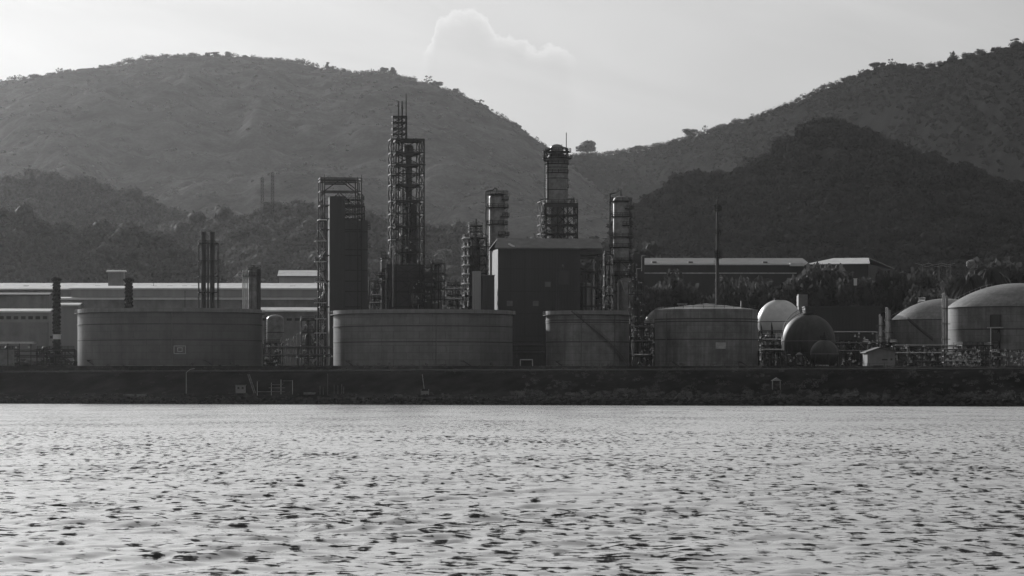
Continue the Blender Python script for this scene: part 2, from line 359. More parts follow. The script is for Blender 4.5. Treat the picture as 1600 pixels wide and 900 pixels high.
# water: real wave surface, finer towards the viewer
def water():
    r = [4.0]
    while r[-1] < 1330:
        q = r[-1]; r.append(q * (1.02 if q < 60 else 1.0017 if q < 420 else 1.004))
    r = np.array(r)
    a = np.concatenate([np.linspace(-1.35, -0.2, 60)[:-1], np.linspace(-0.2, 0.2, 420), np.linspace(0.2, 1.35, 60)[1:]])
    R, A = np.meshgrid(r, a, indexing='ij'); X = R * np.sin(A); Y = R * np.cos(A)
    g = np.random.default_rng(5); Z = np.zeros_like(X)
    dr = R * 0.0017 * np.where(R < 420, 1, 2.4); da = R * 0.00095
    for k in range(72):
        lam = 0.45 * (8 / 0.45) ** g.random()
        th = g.normal(-pi / 2 + 0.25, 0.55); kx, ky = 2 * pi / lam * cos(th), 2 * pi / lam * sin(th)
        amp = 0.0058 * lam ** 0.75 * (0.6 + 0.8 * g.random())
        ph = g.random() * 2 * pi + 1.5 * noise.fbm(X / 60 + k, Y / 60, 2)
        w = np.clip((lam / np.maximum(dr * abs(sin(th)) + da * abs(cos(th)), 1e-6) - 2.5) / 3, 0, 1)
        s_ = np.sin(kx * X + ky * Y + ph); Z += amp * w * (s_ + 0.25 * np.cos(2 * (kx * X + ky * Y + ph)))
    gust = 0.75 + 0.9 * noise.fbm(X / 35, Y / 70, 3)
    Z *= np.clip(gust, 0.35, 1.6)
    m = bpy.data.materials.new('sea_water'); m.use_nodes = True; t = m.node_tree; b = t.nodes['Principled BSDF']
    b.inputs['Base Color'].default_value = (0.03, 0.03, 0.03, 1); b.inputs['Roughness'].default_value = 0.5; b.inputs['Specular IOR Level'].default_value = 0; b.inputs['IOR'].default_value = 1.333
    co = t.nodes.new('ShaderNodeTexCoord'); geo = t.nodes.new('ShaderNodeNewGeometry')
    def nz_(sx, sy, det=2, seed=0.0):
        mp = t.nodes.new('ShaderNodeMapping'); mp.inputs['Scale'].default_value = (sx, sy, 1); mp.inputs['Location'].default_value = (seed, seed * 1.7, seed); mp.inputs['Rotation'].default_value = (0, 0, 0.05)
        t.links.new(co.outputs['Object'], mp.inputs['Vector'])
        no = t.nodes.new('ShaderNodeTexNoise'); no.inputs['Scale'].default_value = 1; no.inputs['Detail'].default_value = det
        t.links.new(mp.outputs[0], no.inputs['Vector']); return no
    def mth(op, a, b=None, c=None, clamp=False):
        n = t.nodes.new('ShaderNodeMath'); n.operation = op; n.use_clamp = clamp
        for i, v in enumerate((a, b, c)):
            if v is None: continue
            if isinstance(v, (int, float)): n.inputs[i].default_value = v
            else: t.links.new(v, n.inputs[i])
        return n.outputs[0]
    acc = geo.outputs['Normal']
    for sx, sy, st in ((1.1, 2.2, 0.20), (0.25, 0.5, 0.10)):
        no = nz_(sx, sy, 3)
        sb = t.nodes.new('ShaderNodeVectorMath'); sb.operation = 'SUBTRACT'; sb.inputs[1].default_value = (.5, .5, .5); t.links.new(no.outputs['Color'], sb.inputs[0])
        ml = t.nodes.new('ShaderNodeVectorMath'); ml.operation = 'MULTIPLY'; ml.inputs[1].default_value = (st * 0.5, st, 0); t.links.new(sb.outputs[0], ml.inputs[0])
        ad = t.nodes.new('ShaderNodeVectorMath'); ad.operation = 'ADD'; t.links.new(acc, ad.inputs[0]); t.links.new(ml.outputs[0], ad.inputs[1]); acc = ad.outputs[0]
    # the breeze pushes the wavelets over: scattered steep little fronts on their lee side
    s1 = mth('ADD', mth('MULTIPLY', nz_(1.35, 3.6, 4, 3.1).outputs[0], 0.36), mth('MULTIPLY', nz_(1.8, 1.4, 4, 7.7).outputs[0], 0.32))
    s1 = mth('ADD', s1, mth('MULTIPLY', nz_(1.7, 0.26, 4, 1.9).outputs[0], 0.32))
    s1 = mth('ADD', s1, mth('MULTIPLY_ADD', nz_(0.07, 0.022, 3, 5.2).outputs[0], 0.14, -0.07))      # gusts: darker and calmer patches
    st_ = mth('MULTIPLY', mth('MULTIPLY_ADD', s1, WAVE_GAIN, -WAVE_GAIN * WAVE_CUT, clamp=True), -WAVE_STEEP)
    cb_ = t.nodes.new('ShaderNodeCombineXYZ'); t.links.new(st_, cb_.inputs[1])
    ad = t.nodes.new('ShaderNodeVectorMath'); ad.operation = 'ADD'; t.links.new(acc, ad.inputs[0]); t.links.new(cb_.outputs[0], ad.inputs[1]); acc = ad.outputs[0]
    nn_ = t.nodes.new('ShaderNodeVectorMath'); nn_.operation = 'NORMALIZE'; t.links.new(acc, nn_.inputs[0]); t.links.new(nn_.outputs[0], b.inputs['Normal'])
    gl = t.nodes.new('ShaderNodeBsdfGlossy'); gl.inputs['Color'].default_value = (.98, .98, .98, 1); gl.inputs['Roughness'].default_value = 0.25; t.links.new(nn_.outputs[0], gl.inputs['Normal'])
    mx = t.nodes.new('ShaderNodeMixShader'); lw = t.nodes.new('ShaderNodeLayerWeight'); lw.inputs['Blend'].default_value = 0.5; t.links.new(nn_.outputs[0], lw.inputs['Normal']); t.links.new(mth('MULTIPLY_ADD', mth('POWER', lw.outputs['Facing'], SEA_POWER), 0.96, 0.02), mx.inputs[0]); t.links.new(b.outputs[0], mx.inputs[1]); t.links.new(gl.outputs[0], mx.inputs[2]); t.links.new(mx.outputs[0], t.nodes['Material Output'].inputs['Surface'])
    # keep it under the land
    lim = Y < shore(np.clip(X, -500, 400)) + 12
    Z = np.where(lim, Z, np.minimum(Z, 0) - 0.0)
    tag(grid_obj('water', X, Y, Z, m), kind='structure')
water()

# ------------------------------------------------------------------ trees
def leaf_mesh(name, lobes, nleaf, size, seed, material='leaf', core=0):
    """crown as a cloud of leaf-sized quads spread over the outer part of several lobes (unit = metres)"""
    g = np.random.default_rng(seed); P = []; lob = np.array(lobes, float); w = (lob[:, 3] * lob[:, 4]); w /= w.sum()
    idx = g.choice(len(lob), nleaf, p=w); dirs = g.normal(size=(nleaf, 3)); dirs /= np.linalg.norm(dirs, axis=1, keepdims=True)
    rr = 0.74 + 0.32 * g.random(nleaf) ** 0.7
    c = lob[idx, :3]; rad = np.stack([lob[idx, 3], lob[idx, 3], lob[idx, 4]], 1)
    C = c + dirs * rad * rr[:, None]
    C[:, 2] = np.maximum(C[:, 2], c[:, 2] - rad[:, 2] * 0.55)
    u_ = g.normal(size=(nleaf, 3)); u_ /= np.linalg.norm(u_, axis=1, keepdims=True); v_ = np.cross(u_, g.normal(size=(nleaf, 3))); v_ /= np.linalg.norm(v_, axis=1, keepdims=True)
    s_ = (size * (0.6 + 0.8 * g.random(nleaf)))[:, None]
    V = np.stack([C - u_ * s_, C + v_ * s_ * .7, C + u_ * s_, C - v_ * s_ * .7], 1).reshape(-1, 3)
    Q = np.arange(nleaf * 4).reshape(-1, 4)
    if core:
        nu, nv = 10, 6; Vs = [V]; Qs = [Q]; o = len(V)
        for l in lob:
            th = np.linspace(0, 2 * pi, nu, endpoint=False); ph = np.linspace(.25, pi - .25, nv); TH, PH = np.meshgrid(th, ph); rr2 = core * (1 + .32 * (g.random(TH.shape) - .5))
            P = np.stack([l[0] + l[3] * rr2 * np.cos(TH) * np.sin(PH), l[1] + l[3] * rr2 * np.sin(TH) * np.sin(PH), l[2] + l[4] * rr2 * np.cos(PH)], -1).reshape(-1, 3)
            i = np.arange(nu * nv).reshape(nv, nu); j = np.roll(i, -1, 1); q = np.stack([i[:-1], i[1:], j[1:], j[:-1]], -1).reshape(-1, 4)
            cap = [[i[0, 0], i[0, 2], i[0, 4], i[0, 7]]]; q = np.concatenate([q, np.array(cap)])
            Vs.append(P); Qs.append(q + o); o += len(P)
        V = np.concatenate(Vs); Q = np.concatenate(Qs)
    return V, Q
def lobes_for(kind, seed):
    r = random.Random(seed); L_ = []
    if kind == 'round':
        for k in range(9): a = r.random() * 2 * pi; q = r.random() ** .5 * 2.9; L_.append((q * cos(a), q * sin(a), 5.2 + r.uniform(-1.4, 1.8), r.uniform(1.3, 2.3), r.uniform(1.1, 1.9)))
    elif kind == 'broad':
        for k in range(13): a = r.random() * 2 * pi; q = r.random() ** .5 * 4.2; L_.append((q * cos(a), q * sin(a), 5.7 - 0.11 * q * q + r.uniform(-1.0, .8), r.uniform(1.2, 2.1), r.uniform(.9, 1.7)))
    elif kind == 'umbrella':
        for k in range(12): a = r.random() * 2 * pi; q = r.random() ** .5 * 4.6; L_.append((q * cos(a) * .8, q * sin(a) * .8, 6.9 - 0.07 * q * q + r.choice((0, 0, -1.6)), r.uniform(1.0, 1.6), r.uniform(.35, .75)))
    elif kind == 'tall':
        for k in range(9): a = r.random() * 2 * pi; q = r.random() * 1.1; L_.append((q * cos(a), q * sin(a), 2.8 + k * 0.75, r.uniform(.9, 1.6), r.uniform(.8, 1.3)))
    elif kind == 'sparse':
        for k in range(9): a = r.random() * 2 * pi; q = r.random() ** .5 * 3.2; L_.append((q * cos(a), q * sin(a), 5.6 + r.uniform(-2, 2), r.uniform(.4, .9), r.uniform(.3, .7)))
    return L_
def trunk_mb(kind, lob, seed):
    mb = MB(); r = random.Random(seed); top = {'tall': 7.5, 'umbrella': 4.5}.get(kind, 3.6)
    mb.tube((0, 0, -1.6), (r.uniform(-.2, .2), 0, top), .38, 7, .2)
    for l in lob[:8]: mb.tube((0, 0, top * r.uniform(.5, .95)), (l[0], l[1], l[2]), .17, 5, .05)
    return mb
def palm_meshes():
    t = MB(); t.path([(0, 0, -1), (.15, 0, 3), (.1, 0, 6), (.3, 0, 8.2)], .26, 7)
    c = MB(); r = random.Random(4)
    for k in range(34):
        a = r.random() * 2 * pi; e = r.uniform(-0.5, 1.2); pts = []
        for i in range(7):
            q = i / 6; pts.append(Vector((.3 + cos(a) * 3.0 * q * cos(e * .6), sin(a) * 3.0 * q * cos(e * .6), 8.2 + 2.2 * q * sin(e) - 2.2 * q * q)))
        for i in range(6):
            p, q_ = pts[i], pts[i + 1]; sd_ = Vector((-sin(a), cos(a), 0)) * (.5 - .06 * i); dn = Vector((0, 0, -.25))
            c.add([p - sd_ + dn, p, q_, q_ - sd_ * .9 + dn], [(0, 1, 2, 3)]); c.add([p + sd_ + dn, p, q_, q_ + sd_ * .9 + dn], [(3, 2, 1, 0)])
    return t, c
TREE = {}
def proto_tree(kind, var):
    key = (kind, var)
    if key not in TREE:
        if kind == 'palm':
            t, c = palm_meshes(); cm_ = mesh_from('crown', c.v, c.f, c.sm, MT['leaf']); tm = mesh_from('trunk', t.v, t.f, t.sm, MT['bark'])
        else:
            lob = lobes_for(kind, 100 + var * 7 + len(kind)); n_ = {'sparse': 260, 'umbrella': 900}.get(kind, 1300)
            V, Q = leaf_mesh('crown', lob, n_, .32, var + 5, core=0 if kind == 'sparse' else .5); cm_ = mesh_np('crown', V, Q, False, MT['leaf2' if var % 3 == 2 else 'leaf'])
            t = trunk_mb(kind, lob, var); tm = mesh_from('trunk', t.v, t.f, t.sm, MT['bark'])
        TREE[key] = (cm_, tm)
    return TREE[key]
NT = 0
def tree(p, h, kind, label, group=None, var=None, wide=1.0, rz=None, name=None, cat=None):
    """h: overall height in metres"""
    global NT; NT += 1
    var = NT % 4 if var is None else var
    cm_, tm = proto_tree(kind, var); base_h = {'round': 8.2, 'broad': 7.4, 'umbrella': 8.0, 'tall': 9.6, 'sparse': 8, 'palm': 9.6}[kind]; s_ = h / base_h
    r = bpy.data.objects.new(name or ('palm_tree' if kind == 'palm' else 'tree'), None); COL.objects.link(r); r.location = p
    r.rotation_euler = (0, 0, NT * 2.4 if rz is None else rz); r.scale = (s_ * wide, s_ * wide, s_); r.empty_display_size = 1
    for n_, me in (('crown', cm_), ('trunk', tm)):
        o = bpy.data.objects.new(n_, me); COL.objects.link(o); o.parent = r
    tag(r, label, cat or ('palm' if kind == 'palm' else 'tree'), group); return r
def wood(name, pts, hs, label, cat, seed, size=.42, nleaf=300, mat_='leaf', core=0):
    """a wood that reads as one mass: many leafy crowns in one mesh"""
    g = np.random.default_rng(seed); Vs = []; Qs = []; o = 0
    base = []
    for v in range(6):
        kd = ('round', 'broad', 'round', 'broad', 'umbrella', 'round')[v]
        base.append(leaf_mesh('x', lobes_for(kd, 300 + v + seed), nleaf, size, v + seed, core=core))
    for p, h in zip(pts, hs):
        V, Q = base[g.integers(6)]; s_ = h / 7.8; a = g.random() * 6.3; c, s2 = cos(a), sin(a)
        Vt = np.stack([V[:, 0] * c - V[:, 1] * s2, V[:, 0] * s2 + V[:, 1] * c, V[:, 2]], 1) * s_ + np.array(p) - np.array((0, 0, 2.4 * s_))
        Vs.append(Vt); Qs.append(Q + o); o += len(V)
    ob = bpy.data.objects.new(name, mesh_np(name, np.concatenate(Vs), np.concatenate(Qs), bool(core), MT[mat_])); COL.objects.link(ob)
    return tag(ob, label, cat, kind='stuff')
def px_m(px, Y): return px * Y / F      # pixels to metres at depth
def m_at(p): return p.y / F

# individually visible trees on the skylines: (px, kind, height in photo px, width factor, label)
for at, rows, grp in (
 (H1, [(336,'umbrella',11,1.5,'flat-topped umbrella tree alone on the summit of the big left hill'),
       (356,'round',10,1.2,'low round tree just right of the umbrella tree on the left summit'),
       (56,'round',12,1.5,'wide round tree near the left end of the left hill skyline'),
       (22,'tall',7,1,'thin pale tree at the far left end of the skyline'),
       (94,'sparse',12,1.2,'thin-crowned tree rising from the canopy left of the hump on the left skyline'),
       (252,'sparse',7,1,'tiny lone tree on the bare shoulder left of the summit'),
       (272,'broad',7,1.3,'dark low tree where the left shoulder meets the summit'),
       (514,'tall',10,1.3,'narrow upright dark tree on the descending ridge above the clad shaft tower'),
       (526,'sparse',10,1.5,'pale see-through tree right of the narrow upright one'),
       (540,'round',7,1.2,'small grey round tree in the dip of the left ridge'),
       (558,'sparse',7,.7,'tiny stick-like tree in the ridge dip left of the twin dark crowns'),
       (580,'sparse',8,.8,'lone stick tree on the bare ridge just left of the twin dark crowns'),
       (598,'round',11,1.1,'left one of the twin dark crowns on the ridge above the tallest tower'),
       (612,'round',12,1.0,'right and taller one of the twin dark crowns above the tallest tower'),
       (664,'sparse',14,1.2,'leafless spindly tree on the falling ridge right of the tallest tower'),
       (680,'broad',13,1.2,'bushy tree with ragged top right of the spindly bare tree'),
       (716,'umbrella',10,1.1,'small layered tree halfway down the falling ridge')], 'trees standing out on the left skyline'),
 (H2, [(920,'round',23,1.7,'big spreading tree standing in the saddle between the two hills'),
       (998,'round',13,1.3,'dome-shaped tree right of the big saddle tree'),
       (1082,'round',14,1.4,'spreading tree with gappy crown on the lower part of the right ridge'),
       (1104,'sparse',12,.9,'thin bare tree right of the gappy spreading tree'),
       (1172,'sparse',9,1,'small bare tree halfway along the rising right ridge'),
       (1368,'round',11,1.5,'ragged tree at the left end of the flat shoulder on the right hill'),
       (1398,'sparse',12,1.2,'open-crowned tree on the flat shoulder of the right hill'),
       (1432,'umbrella',11,1,'flat little tree at the right end of the right hill shoulder'),
       (1495,'tall',13,.8,'tall thin palm-like tree sticking out of the right ridge'),
       (1484,'sparse',12,1,'low ragged tree leaning beside the tall thin ridge tree'),
       (1582,'umbrella',12,1,'flat-topped tree near the right end of the right skyline')], 'trees standing out on the right skyline'),
 (H3, [(1228,'broad',22,1.3,'dark tree on the left shoulder of the middle hill'),
       (1270,'umbrella',22,1.2,'layered dark tree just left of the middle hill top'),
       (1292,'round',20,1.2,'round dark tree crowning the middle hill'),
       (1125,'umbrella',16,1.2,'flat-topped tree at the left foot of the middle hill ridge'),
       (1168,'sparse',20,1.3,'feathery tree on the lower left ridge of the middle hill'),
       (1198,'broad',18,1.2,'two-tier spreading tree climbing the middle hill'),
       (1418,'round',18,1.4,'rounded dark tree on the right shoulder of the middle hill')], 'trees standing out on the middle hill'),
 (H4, [(26,'broad',20,1.6,'wide dark tree crowning the left near woods'),
       (78,'round',19,1.2,'rounded tree beside the flat one on the left near woods'),
       (97,'umbrella',24,1.0,'flat-topped tree standing clear of the left near woods'),
       (134,'round',18,1.1,'small domed tree right of the flat-topped woods tree'),
       (164,'sparse',16,1.6,'pale wide thin tree on the slope of the left near woods')], 'trees on the near left woods skyline'),
 (H5, [(202,'round',26,1.7,'very dark dome tree low behind the roof hut'),
       (130,'round',24,1.2,'dark round tree left of the very dark dome tree'),
       (76,'round',28,1.2,'tall dark crown above the ivy-clad stack'),
       (15,'broad',26,1.3,'dark broad tree at the left edge behind the long roofs')], 'dark trees behind the left warehouses'),
 (H6, [(310,'broad',24,1.6,'dark wide tree just above the twin chimney stacks'),
       (428,'round',24,1.3,'tall tree at the foot of the right lattice mast'),
       (394,'round',18,1.2,'round tree at the foot of the left lattice mast'),
       (480,'umbrella',18,1.3,'layered tree left of the clad shaft tower')], 'trees on the wooded rise behind the twin chimneys')):
    for (px, kd, hp, wd, lb) in rows:
        p = at(px); q_ = 1.05 if at in (H1, H2) else 1.45; tree((p.x, p.y, p.z - 1), max(5, hp * p.y / F * q_ + 2), kd, lb, grp, wide=wd)
# woods: skyline fringe of the far hills and the near wooded slopes
def fringe(at, a, b, step, hpx, seed, name, label, nl=120, size=.5, t0=0.0, prob=1.0):
    g = random.Random(seed); pts = []; hs = []; px = a
    while px < b:
        if g.random() < prob * (0.35 + 1.3 * float(noise(px / 23.0, seed * 1.0))):
            p = at(px, -g.random() * t0); pts.append((p.x + g.uniform(-4, 4), p.y + g.uniform(-10, 10), p.z - .5)); hs.append(g.uniform(.45, 1.25) ** 1.3 * hpx * p.y / F)
        px += step * g.uniform(.5, 1.5)
    wood(name, pts, hs, label, 'woodland', seed, size, nl)
fringe(H1, -60, 1000, 1.0, 10, 2, 'skyline_woods', 'low mixed trees fringing the whole skyline of the big left hill', nl=110, size=.45)
fringe(H2, 860, 1680, 1.0, 10, 3, 'skyline_woods', 'scrubby trees fringing the skyline of the right hill', nl=110, size=.45)
fringe(H3, 1000, 1680, 1.8, 12, 4, 'hill_woods', 'dark woods along the crest of the middle hill', nl=170, size=.42, t0=.03)
def slope_wood(at, a, b, n, h0, h1, seed, label, t0=-.8, ml='leaf'):
    g = random.Random(seed); pts = []; hs = []
    for _ in range(n):
        p = at(g.uniform(a, b), g.uniform(t0, 0.0)); pts.append(tuple(p)); hs.append(g.uniform(h0, h1))
    wood('hillside_woods', pts, hs, label, 'woodland', seed, .38, 420, ml, core=.78)
slope_wood(H3, 960, 1720, 1400, 12, 25, 5, 'dark closed woods covering the face of the middle hill', ml='leaf_far')
slope_wood(H4, -80, 370, 420, 22, 56, 6, 'hazy closed woods on the left near hill', ml='leaf2')
slope_wood(H5, -60, 330, 320, 18, 42, 7, 'dark woods low behind the left warehouses')
slope_wood(H6, 215, 900, 520, 20, 48, 8, 'woods on the rise behind the twin chimneys and the lattice masts', ml='leaf2')

def far_cover(at, a, b, n, h0, h1, seed, label, t0=-.97):
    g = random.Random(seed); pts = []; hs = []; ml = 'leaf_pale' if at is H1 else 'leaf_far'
    while len(pts) < n:
        px, q = g.uniform(a, b), g.uniform(t0, 0.0)
        if float(noise(px / 40 + seed, q * 14)) * .7 + float(noise(px / 9, q * 50)) * .5 < g.uniform(.15, .6): continue
        p = at(px, q); pts.append((p.x + g.uniform(-6, 6), p.y + g.uniform(-6, 6), p.z)); hs.append(g.uniform(h0, h1))
    wood('hillside_woods', pts, hs, label, 'woodland', seed, .5, 40, ml, core=.95)
far_cover(H1, -60, 1040, 2600, 6, 13, 81, 'scattered trees over the face of the big left hill')
far_cover(H2, 860, 1680, 9000, 5, 11, 82, 'scattered trees over the face of the right hill')

# ------------------------------------------------------------------ plant helpers
YAW = radians(7)
class Thing:
    """an Empty at the thing's base; x(px), z(py) give local metres for what stands dy metres behind its base point"""
    def __init__(s, name, label, cat, px, Y, group=None, zb=None, yaw=YAW):
        s.Y = Y; X = WX(px, Y); s.zb = gzf(X, Y) - .15 if zb is None else zb; s.px = px
        s.o = bpy.data.objects.new(name, None); COL.objects.link(s.o); s.o.location = (X, Y, s.zb); s.o.rotation_euler = (0, 0, yaw); s.o.empty_display_size = 1
        tag(s.o, label, cat, group); s.k = Y / F
    def x(s, px): return (px - s.px) * s.k
    def z(s, py): return (HZ - py) * s.k + EYE - s.zb
    def w(s, p): return p * s.k
def truss(mb, bmb, xs, ys, zs, w=.3, bw_=.18, brace='x', inner=False, faces='fblr'):
    for i, x in enumerate(xs):
        for j, y in enumerate(ys):
            if inner or i in (0, len(xs) - 1) or j in (0, len(ys) - 1): mb.bar((x, y, zs[0]), (x, y, zs[-1]), w)
    for z in zs[1:]:
        for y in (ys[0], ys[-1]): mb.bar((xs[0], y, z), (xs[-1], y, z), w * .85, w)
        for x in (xs[0], xs[-1]): mb.bar((x, ys[0], z), (x, ys[-1], z), w * .8, w * .95)
    n = 0
    for a, b in zip(zs, zs[1:]):
        for y, fc_ in ((ys[0], 'f'), (ys[-1], 'b')):
            if fc_ not in faces: continue
            for x0, x1 in zip(xs, xs[1:]):
                n += 1; yy = y + (.06 if fc_ == 'f' else -.06)
                if brace == 'x': bmb.bar((x0, yy, a), (x1, yy, b), bw_); bmb.bar((x1, yy + .03, a), (x0, yy + .03, b), bw_)
                elif brace == 'k': m_ = (x0 + x1) / 2; bmb.bar((x0, yy, a), (m_, yy, b), bw_); bmb.bar((x1, yy, a), (m_, yy, b), bw_)
                elif brace == 'z': bmb.bar((x0, yy, a if n % 2 else b), (x1, yy, b if n % 2 else a), bw_)
        for x, fc_ in ((xs[0], 'l'), (xs[-1], 'r')):
            if fc_ not in faces: continue
            bmb.bar((x, ys[0], a), (x, ys[-1], b), bw_); 
            if brace == 'x': bmb.bar((x + .03, ys[-1], a), (x + .03, ys[0], b), bw_)
def rail(mb, pts, h=1.1, r=.05, step=2.0, closed=True):
    P = [Vector(p) for p in pts]; 
    if closed: P.append(P[0])
    for a, b in zip(P, P[1:]):
        n = max(1, int((b - a).length / step))
        for q in (h, h * .5): mb.bar(a + Vector((0, 0, q)), b + Vector((0, 0, q)), r * 1.6)
        for i in range(n + 1): c = a.lerp(b, i / n); mb.bar(c, c + Vector((0, 0, h)), r * 1.8)
def deck(T, x0, x1, y0, y1, z, t=.2, railing=True, material='steel'):
    d_ = MB().box(x0, x1, y0, y1, z - t, z).build('platform', material, T.o)
    if railing:
        m = MB(); rail(m, [(x0 + .1, y0 + .1, z), (x1 - .1, y0 + .1, z), (x1 - .1, y1 - .1, z), (x0 + .1, y1 - .1, z)], r=.07); m.build('railing', 'steel', d_)
    return d_
def round_deck(T, cx, cy, r0, r1, z, a0=0, a1=2 * pi, material='steel'):
    n = 20; m = MB(); m.lathe([(r0, z - .3), (r1, z - .3), (r1, z), (r0, z), (r0, z - .3)], n, cx, cy, a0, a1); d_ = m.build('platform', material, T.o)
    m = MB(); P = [(cx + (r1 - .06) * cos(a0 + (a1 - a0) * i / 12), cy + (r1 - .06) * sin(a0 + (a1 - a0) * i / 12), z) for i in range(13)]
    rail(m, P, r=.085, closed=False); m.build('railing', 'steel', d_)
    return d_
def ladder(T, x, y, z0, z1, cage=True, material='steel'):
    m = MB(); 
    for s_ in (-.25, .25): m.bar((x + s_, y, z0), (x + s_, y, z1), .09)
    z = z0
    while z < z1: m.bar((x - .25, y, z), (x + .25, y, z), .06); z += .6
    o = m.build('ladder', material, T.o)
    if cage:
        c = MB(); z = z0 + 2.2
        while z < z1: c.lathe([(.42, z), (.45, z), (.45, z + .1), (.42, z + .1)], 10, x, y - .35); z += 1.5
        for a in (200, 250, 290, 340): c.bar((x + .43 * cos(radians(a)), y - .35 + .43 * sin(radians(a)), z0 + 2.2), (x + .43 * cos(radians(a)), y - .35 + .43 * sin(radians(a)), z1), .06)
        c.build('safety_cage', material, o)
    return o
def shell(T, cx, cy, segs, n=24, material='vessel', name='vessel', dome=True):
    """segs: [(r, z)] up the vessel"""
    pr = list(segs); r, z = pr[-1]
    if dome: pr += [(r * cos(a), z + r * .55 * sin(a)) for a in (.35, .7, 1.05, 1.35)] + [(.01, z + r * .56)]
    return MB().lathe(pr, n, cx, cy).build(name, material, T.o)
def pipe(T, pts, r, material='pipe', name='pipe'): return MB().path(pts, r).build(name, material, T.o)
def stair(T, x0, y0, z0, x1, z1, w=.9, material='steel_pale', name='stair_flight'):
    m = MB(); n = max(3, int(abs(z1 - z0) / .35))
    for yy in (y0, y0 + w): m.bar((x0, yy, z0), (x1, yy, z1), .1, .3); m.bar((x0, yy, z0 + 1), (x1, yy, z1 + 1), .08)
    for i in range(n): q = (i + .5) / n; x = x0 + (x1 - x0) * q; z = z0 + (z1 - z0) * q; m.box(x - .16, x + .16, y0, y0 + w, z - .04, z)
    return m.build(name, material, T.o)
def valves(T, box, n, seed, size=.42, material='pipe'):
    g = random.Random(seed); x0, x1, y0, y1, z0, z1 = box
    for _ in range(n):
        x, y, z = g.uniform(x0, x1), g.uniform(y0, y1), g.uniform(z0, z1); m = MB(); s_ = size * g.uniform(.6, 1.3)
        m.tube((x, y, z), (x, y, z + 1.5 * s_), s_ * .35, 6); m.tube((x - s_, y, z), (x + s_, y, z), s_ * .45, 8); m.lathe([(s_ * .1, z + 1.5 * s_), (s_ * .8, z + 1.5 * s_), (s_ * .8, z + 1.65 * s_), (s_ * .1, z + 1.65 * s_)], 10, x, y)
        m.build('valve', 'white' if g.random() < .5 else material, T.o)  # half the valves are white, painting in sun glints

# ------------------------------------------------------------------ the big storage tanks by the shore
def tank(px0, px1, pytop, Y, label, rings, group=None, material='tank', roof='floating', seams=(), girder=True, dome_py=None, zb=None, name='storage_tank'):
    pc = (px0 + px1) / 2; T = Thing(name, label, 'storage tank', pc, Y, group, zb=zb, yaw=0)
    R = (px1 - px0) / 2 * Y / F * .999; kf = (Y - R) / F
    zf = lambda py: (HZ - py) * kf + EYE - T.zb
    H = zf(pytop); T.R = R; T.zf = zf; T.H = H
    m = MB().lathe([(R, -1.0), (R, H), (R - .05, H + .002), (R - .05, H - 1.2)] if roof == 'floating' else [(R, -1.0), (R, H)], 160); sh = m.build('shell', material, T.o)
    MB().lathe([(R + .5, -.6), (R + .5, .35), (R + .03, .36)], 120).build('foundation_ring', 'concrete', T.o)
    if girder:
        MB().ring(R + .004, H - 1.45, H - 1.25, 1.0, 120).build('wind_girder', 'dark', T.o)  # dark colour also paints the girder's shadow line under the rim
        m = MB(); n = int(R * 2.0)
        for i in range(n):
            a = 2 * pi * i / n; b = 2 * pi * (i + 1) / n; p = ((R + .95) * cos(a), (R + .95) * sin(a)); q = ((R + .95) * cos(b), (R + .95) * sin(b))
            m.bar((p[0], p[1], H - 1.25), (p[0], p[1], H - .2), .07); m.bar((p[0], p[1], H - .2), (q[0], q[1], H - .2), .07); m.bar((p[0], p[1], H - .7), (q[0], q[1], H - .7), .05)
        m.build('railing', 'tank_trim', T.o)
    if girder: MB().lathe([(R + .02, H - 1.22), (R + .06, H - 1.2), (R + .06, H + .02), (R - .3, H + .03)], 140).build('rim_band', 'rim', T.o)
    for py, t in rings: MB().ring(R + .003, zf(py) - .17, zf(py) + .17, t, 120).build('stiffener_ring', 'dark', T.o)
    if roof == 'floating': MB().lathe([(.01, H - 2.5), (R - .3, H - 2.6)], 64).build('floating_roof', material, T.o)
    elif roof == 'cone': MB().lathe([(R + .15, H - .05), (R + .15, H + .1), (R * .5, H + (WZ(dome_py, Y) - T.zb - H) * .55 + .1), (.01, WZ(dome_py, Y) - T.zb)], 96).build('roof', material, T.o)
    elif roof == 'dome':
        hh = WZ(dome_py, Y) - T.zb - H; Rs = (R * R + hh * hh) / (2 * hh); a1 = math.asin(R / Rs)
        MB().lathe([(R + .2, H - .1)] + [(max(.01, Rs * sin(a1 * (1 - k / 10))), H + .1 + hh - Rs * (1 - cos(a1 * (1 - k / 10)))) for k in range(11)], 96).build('roof', material, T.o)
    for s_ in seams:
        x = (s_ - pc) * kf; y = -sqrt(max(0, R * R - x * x)); m = MB(); m.tube((x, y - .25, 0), (x, y - .25, H - 1.3), .14, 6)
        for i in range(5): m.box(x - .1, x + .1, y - .25, y + .1, H * (i + .5) / 5 - .1, H * (i + .5) / 5 + .1)
        m.build('downpipe', 'tank_trim', T.o)
    return T
def on_shell(T, px, d=.12):
    x = (px - T.px) * (T.Y - T.R) / F; return x, -sqrt(max(0, T.R ** 2 - x * x)) - d
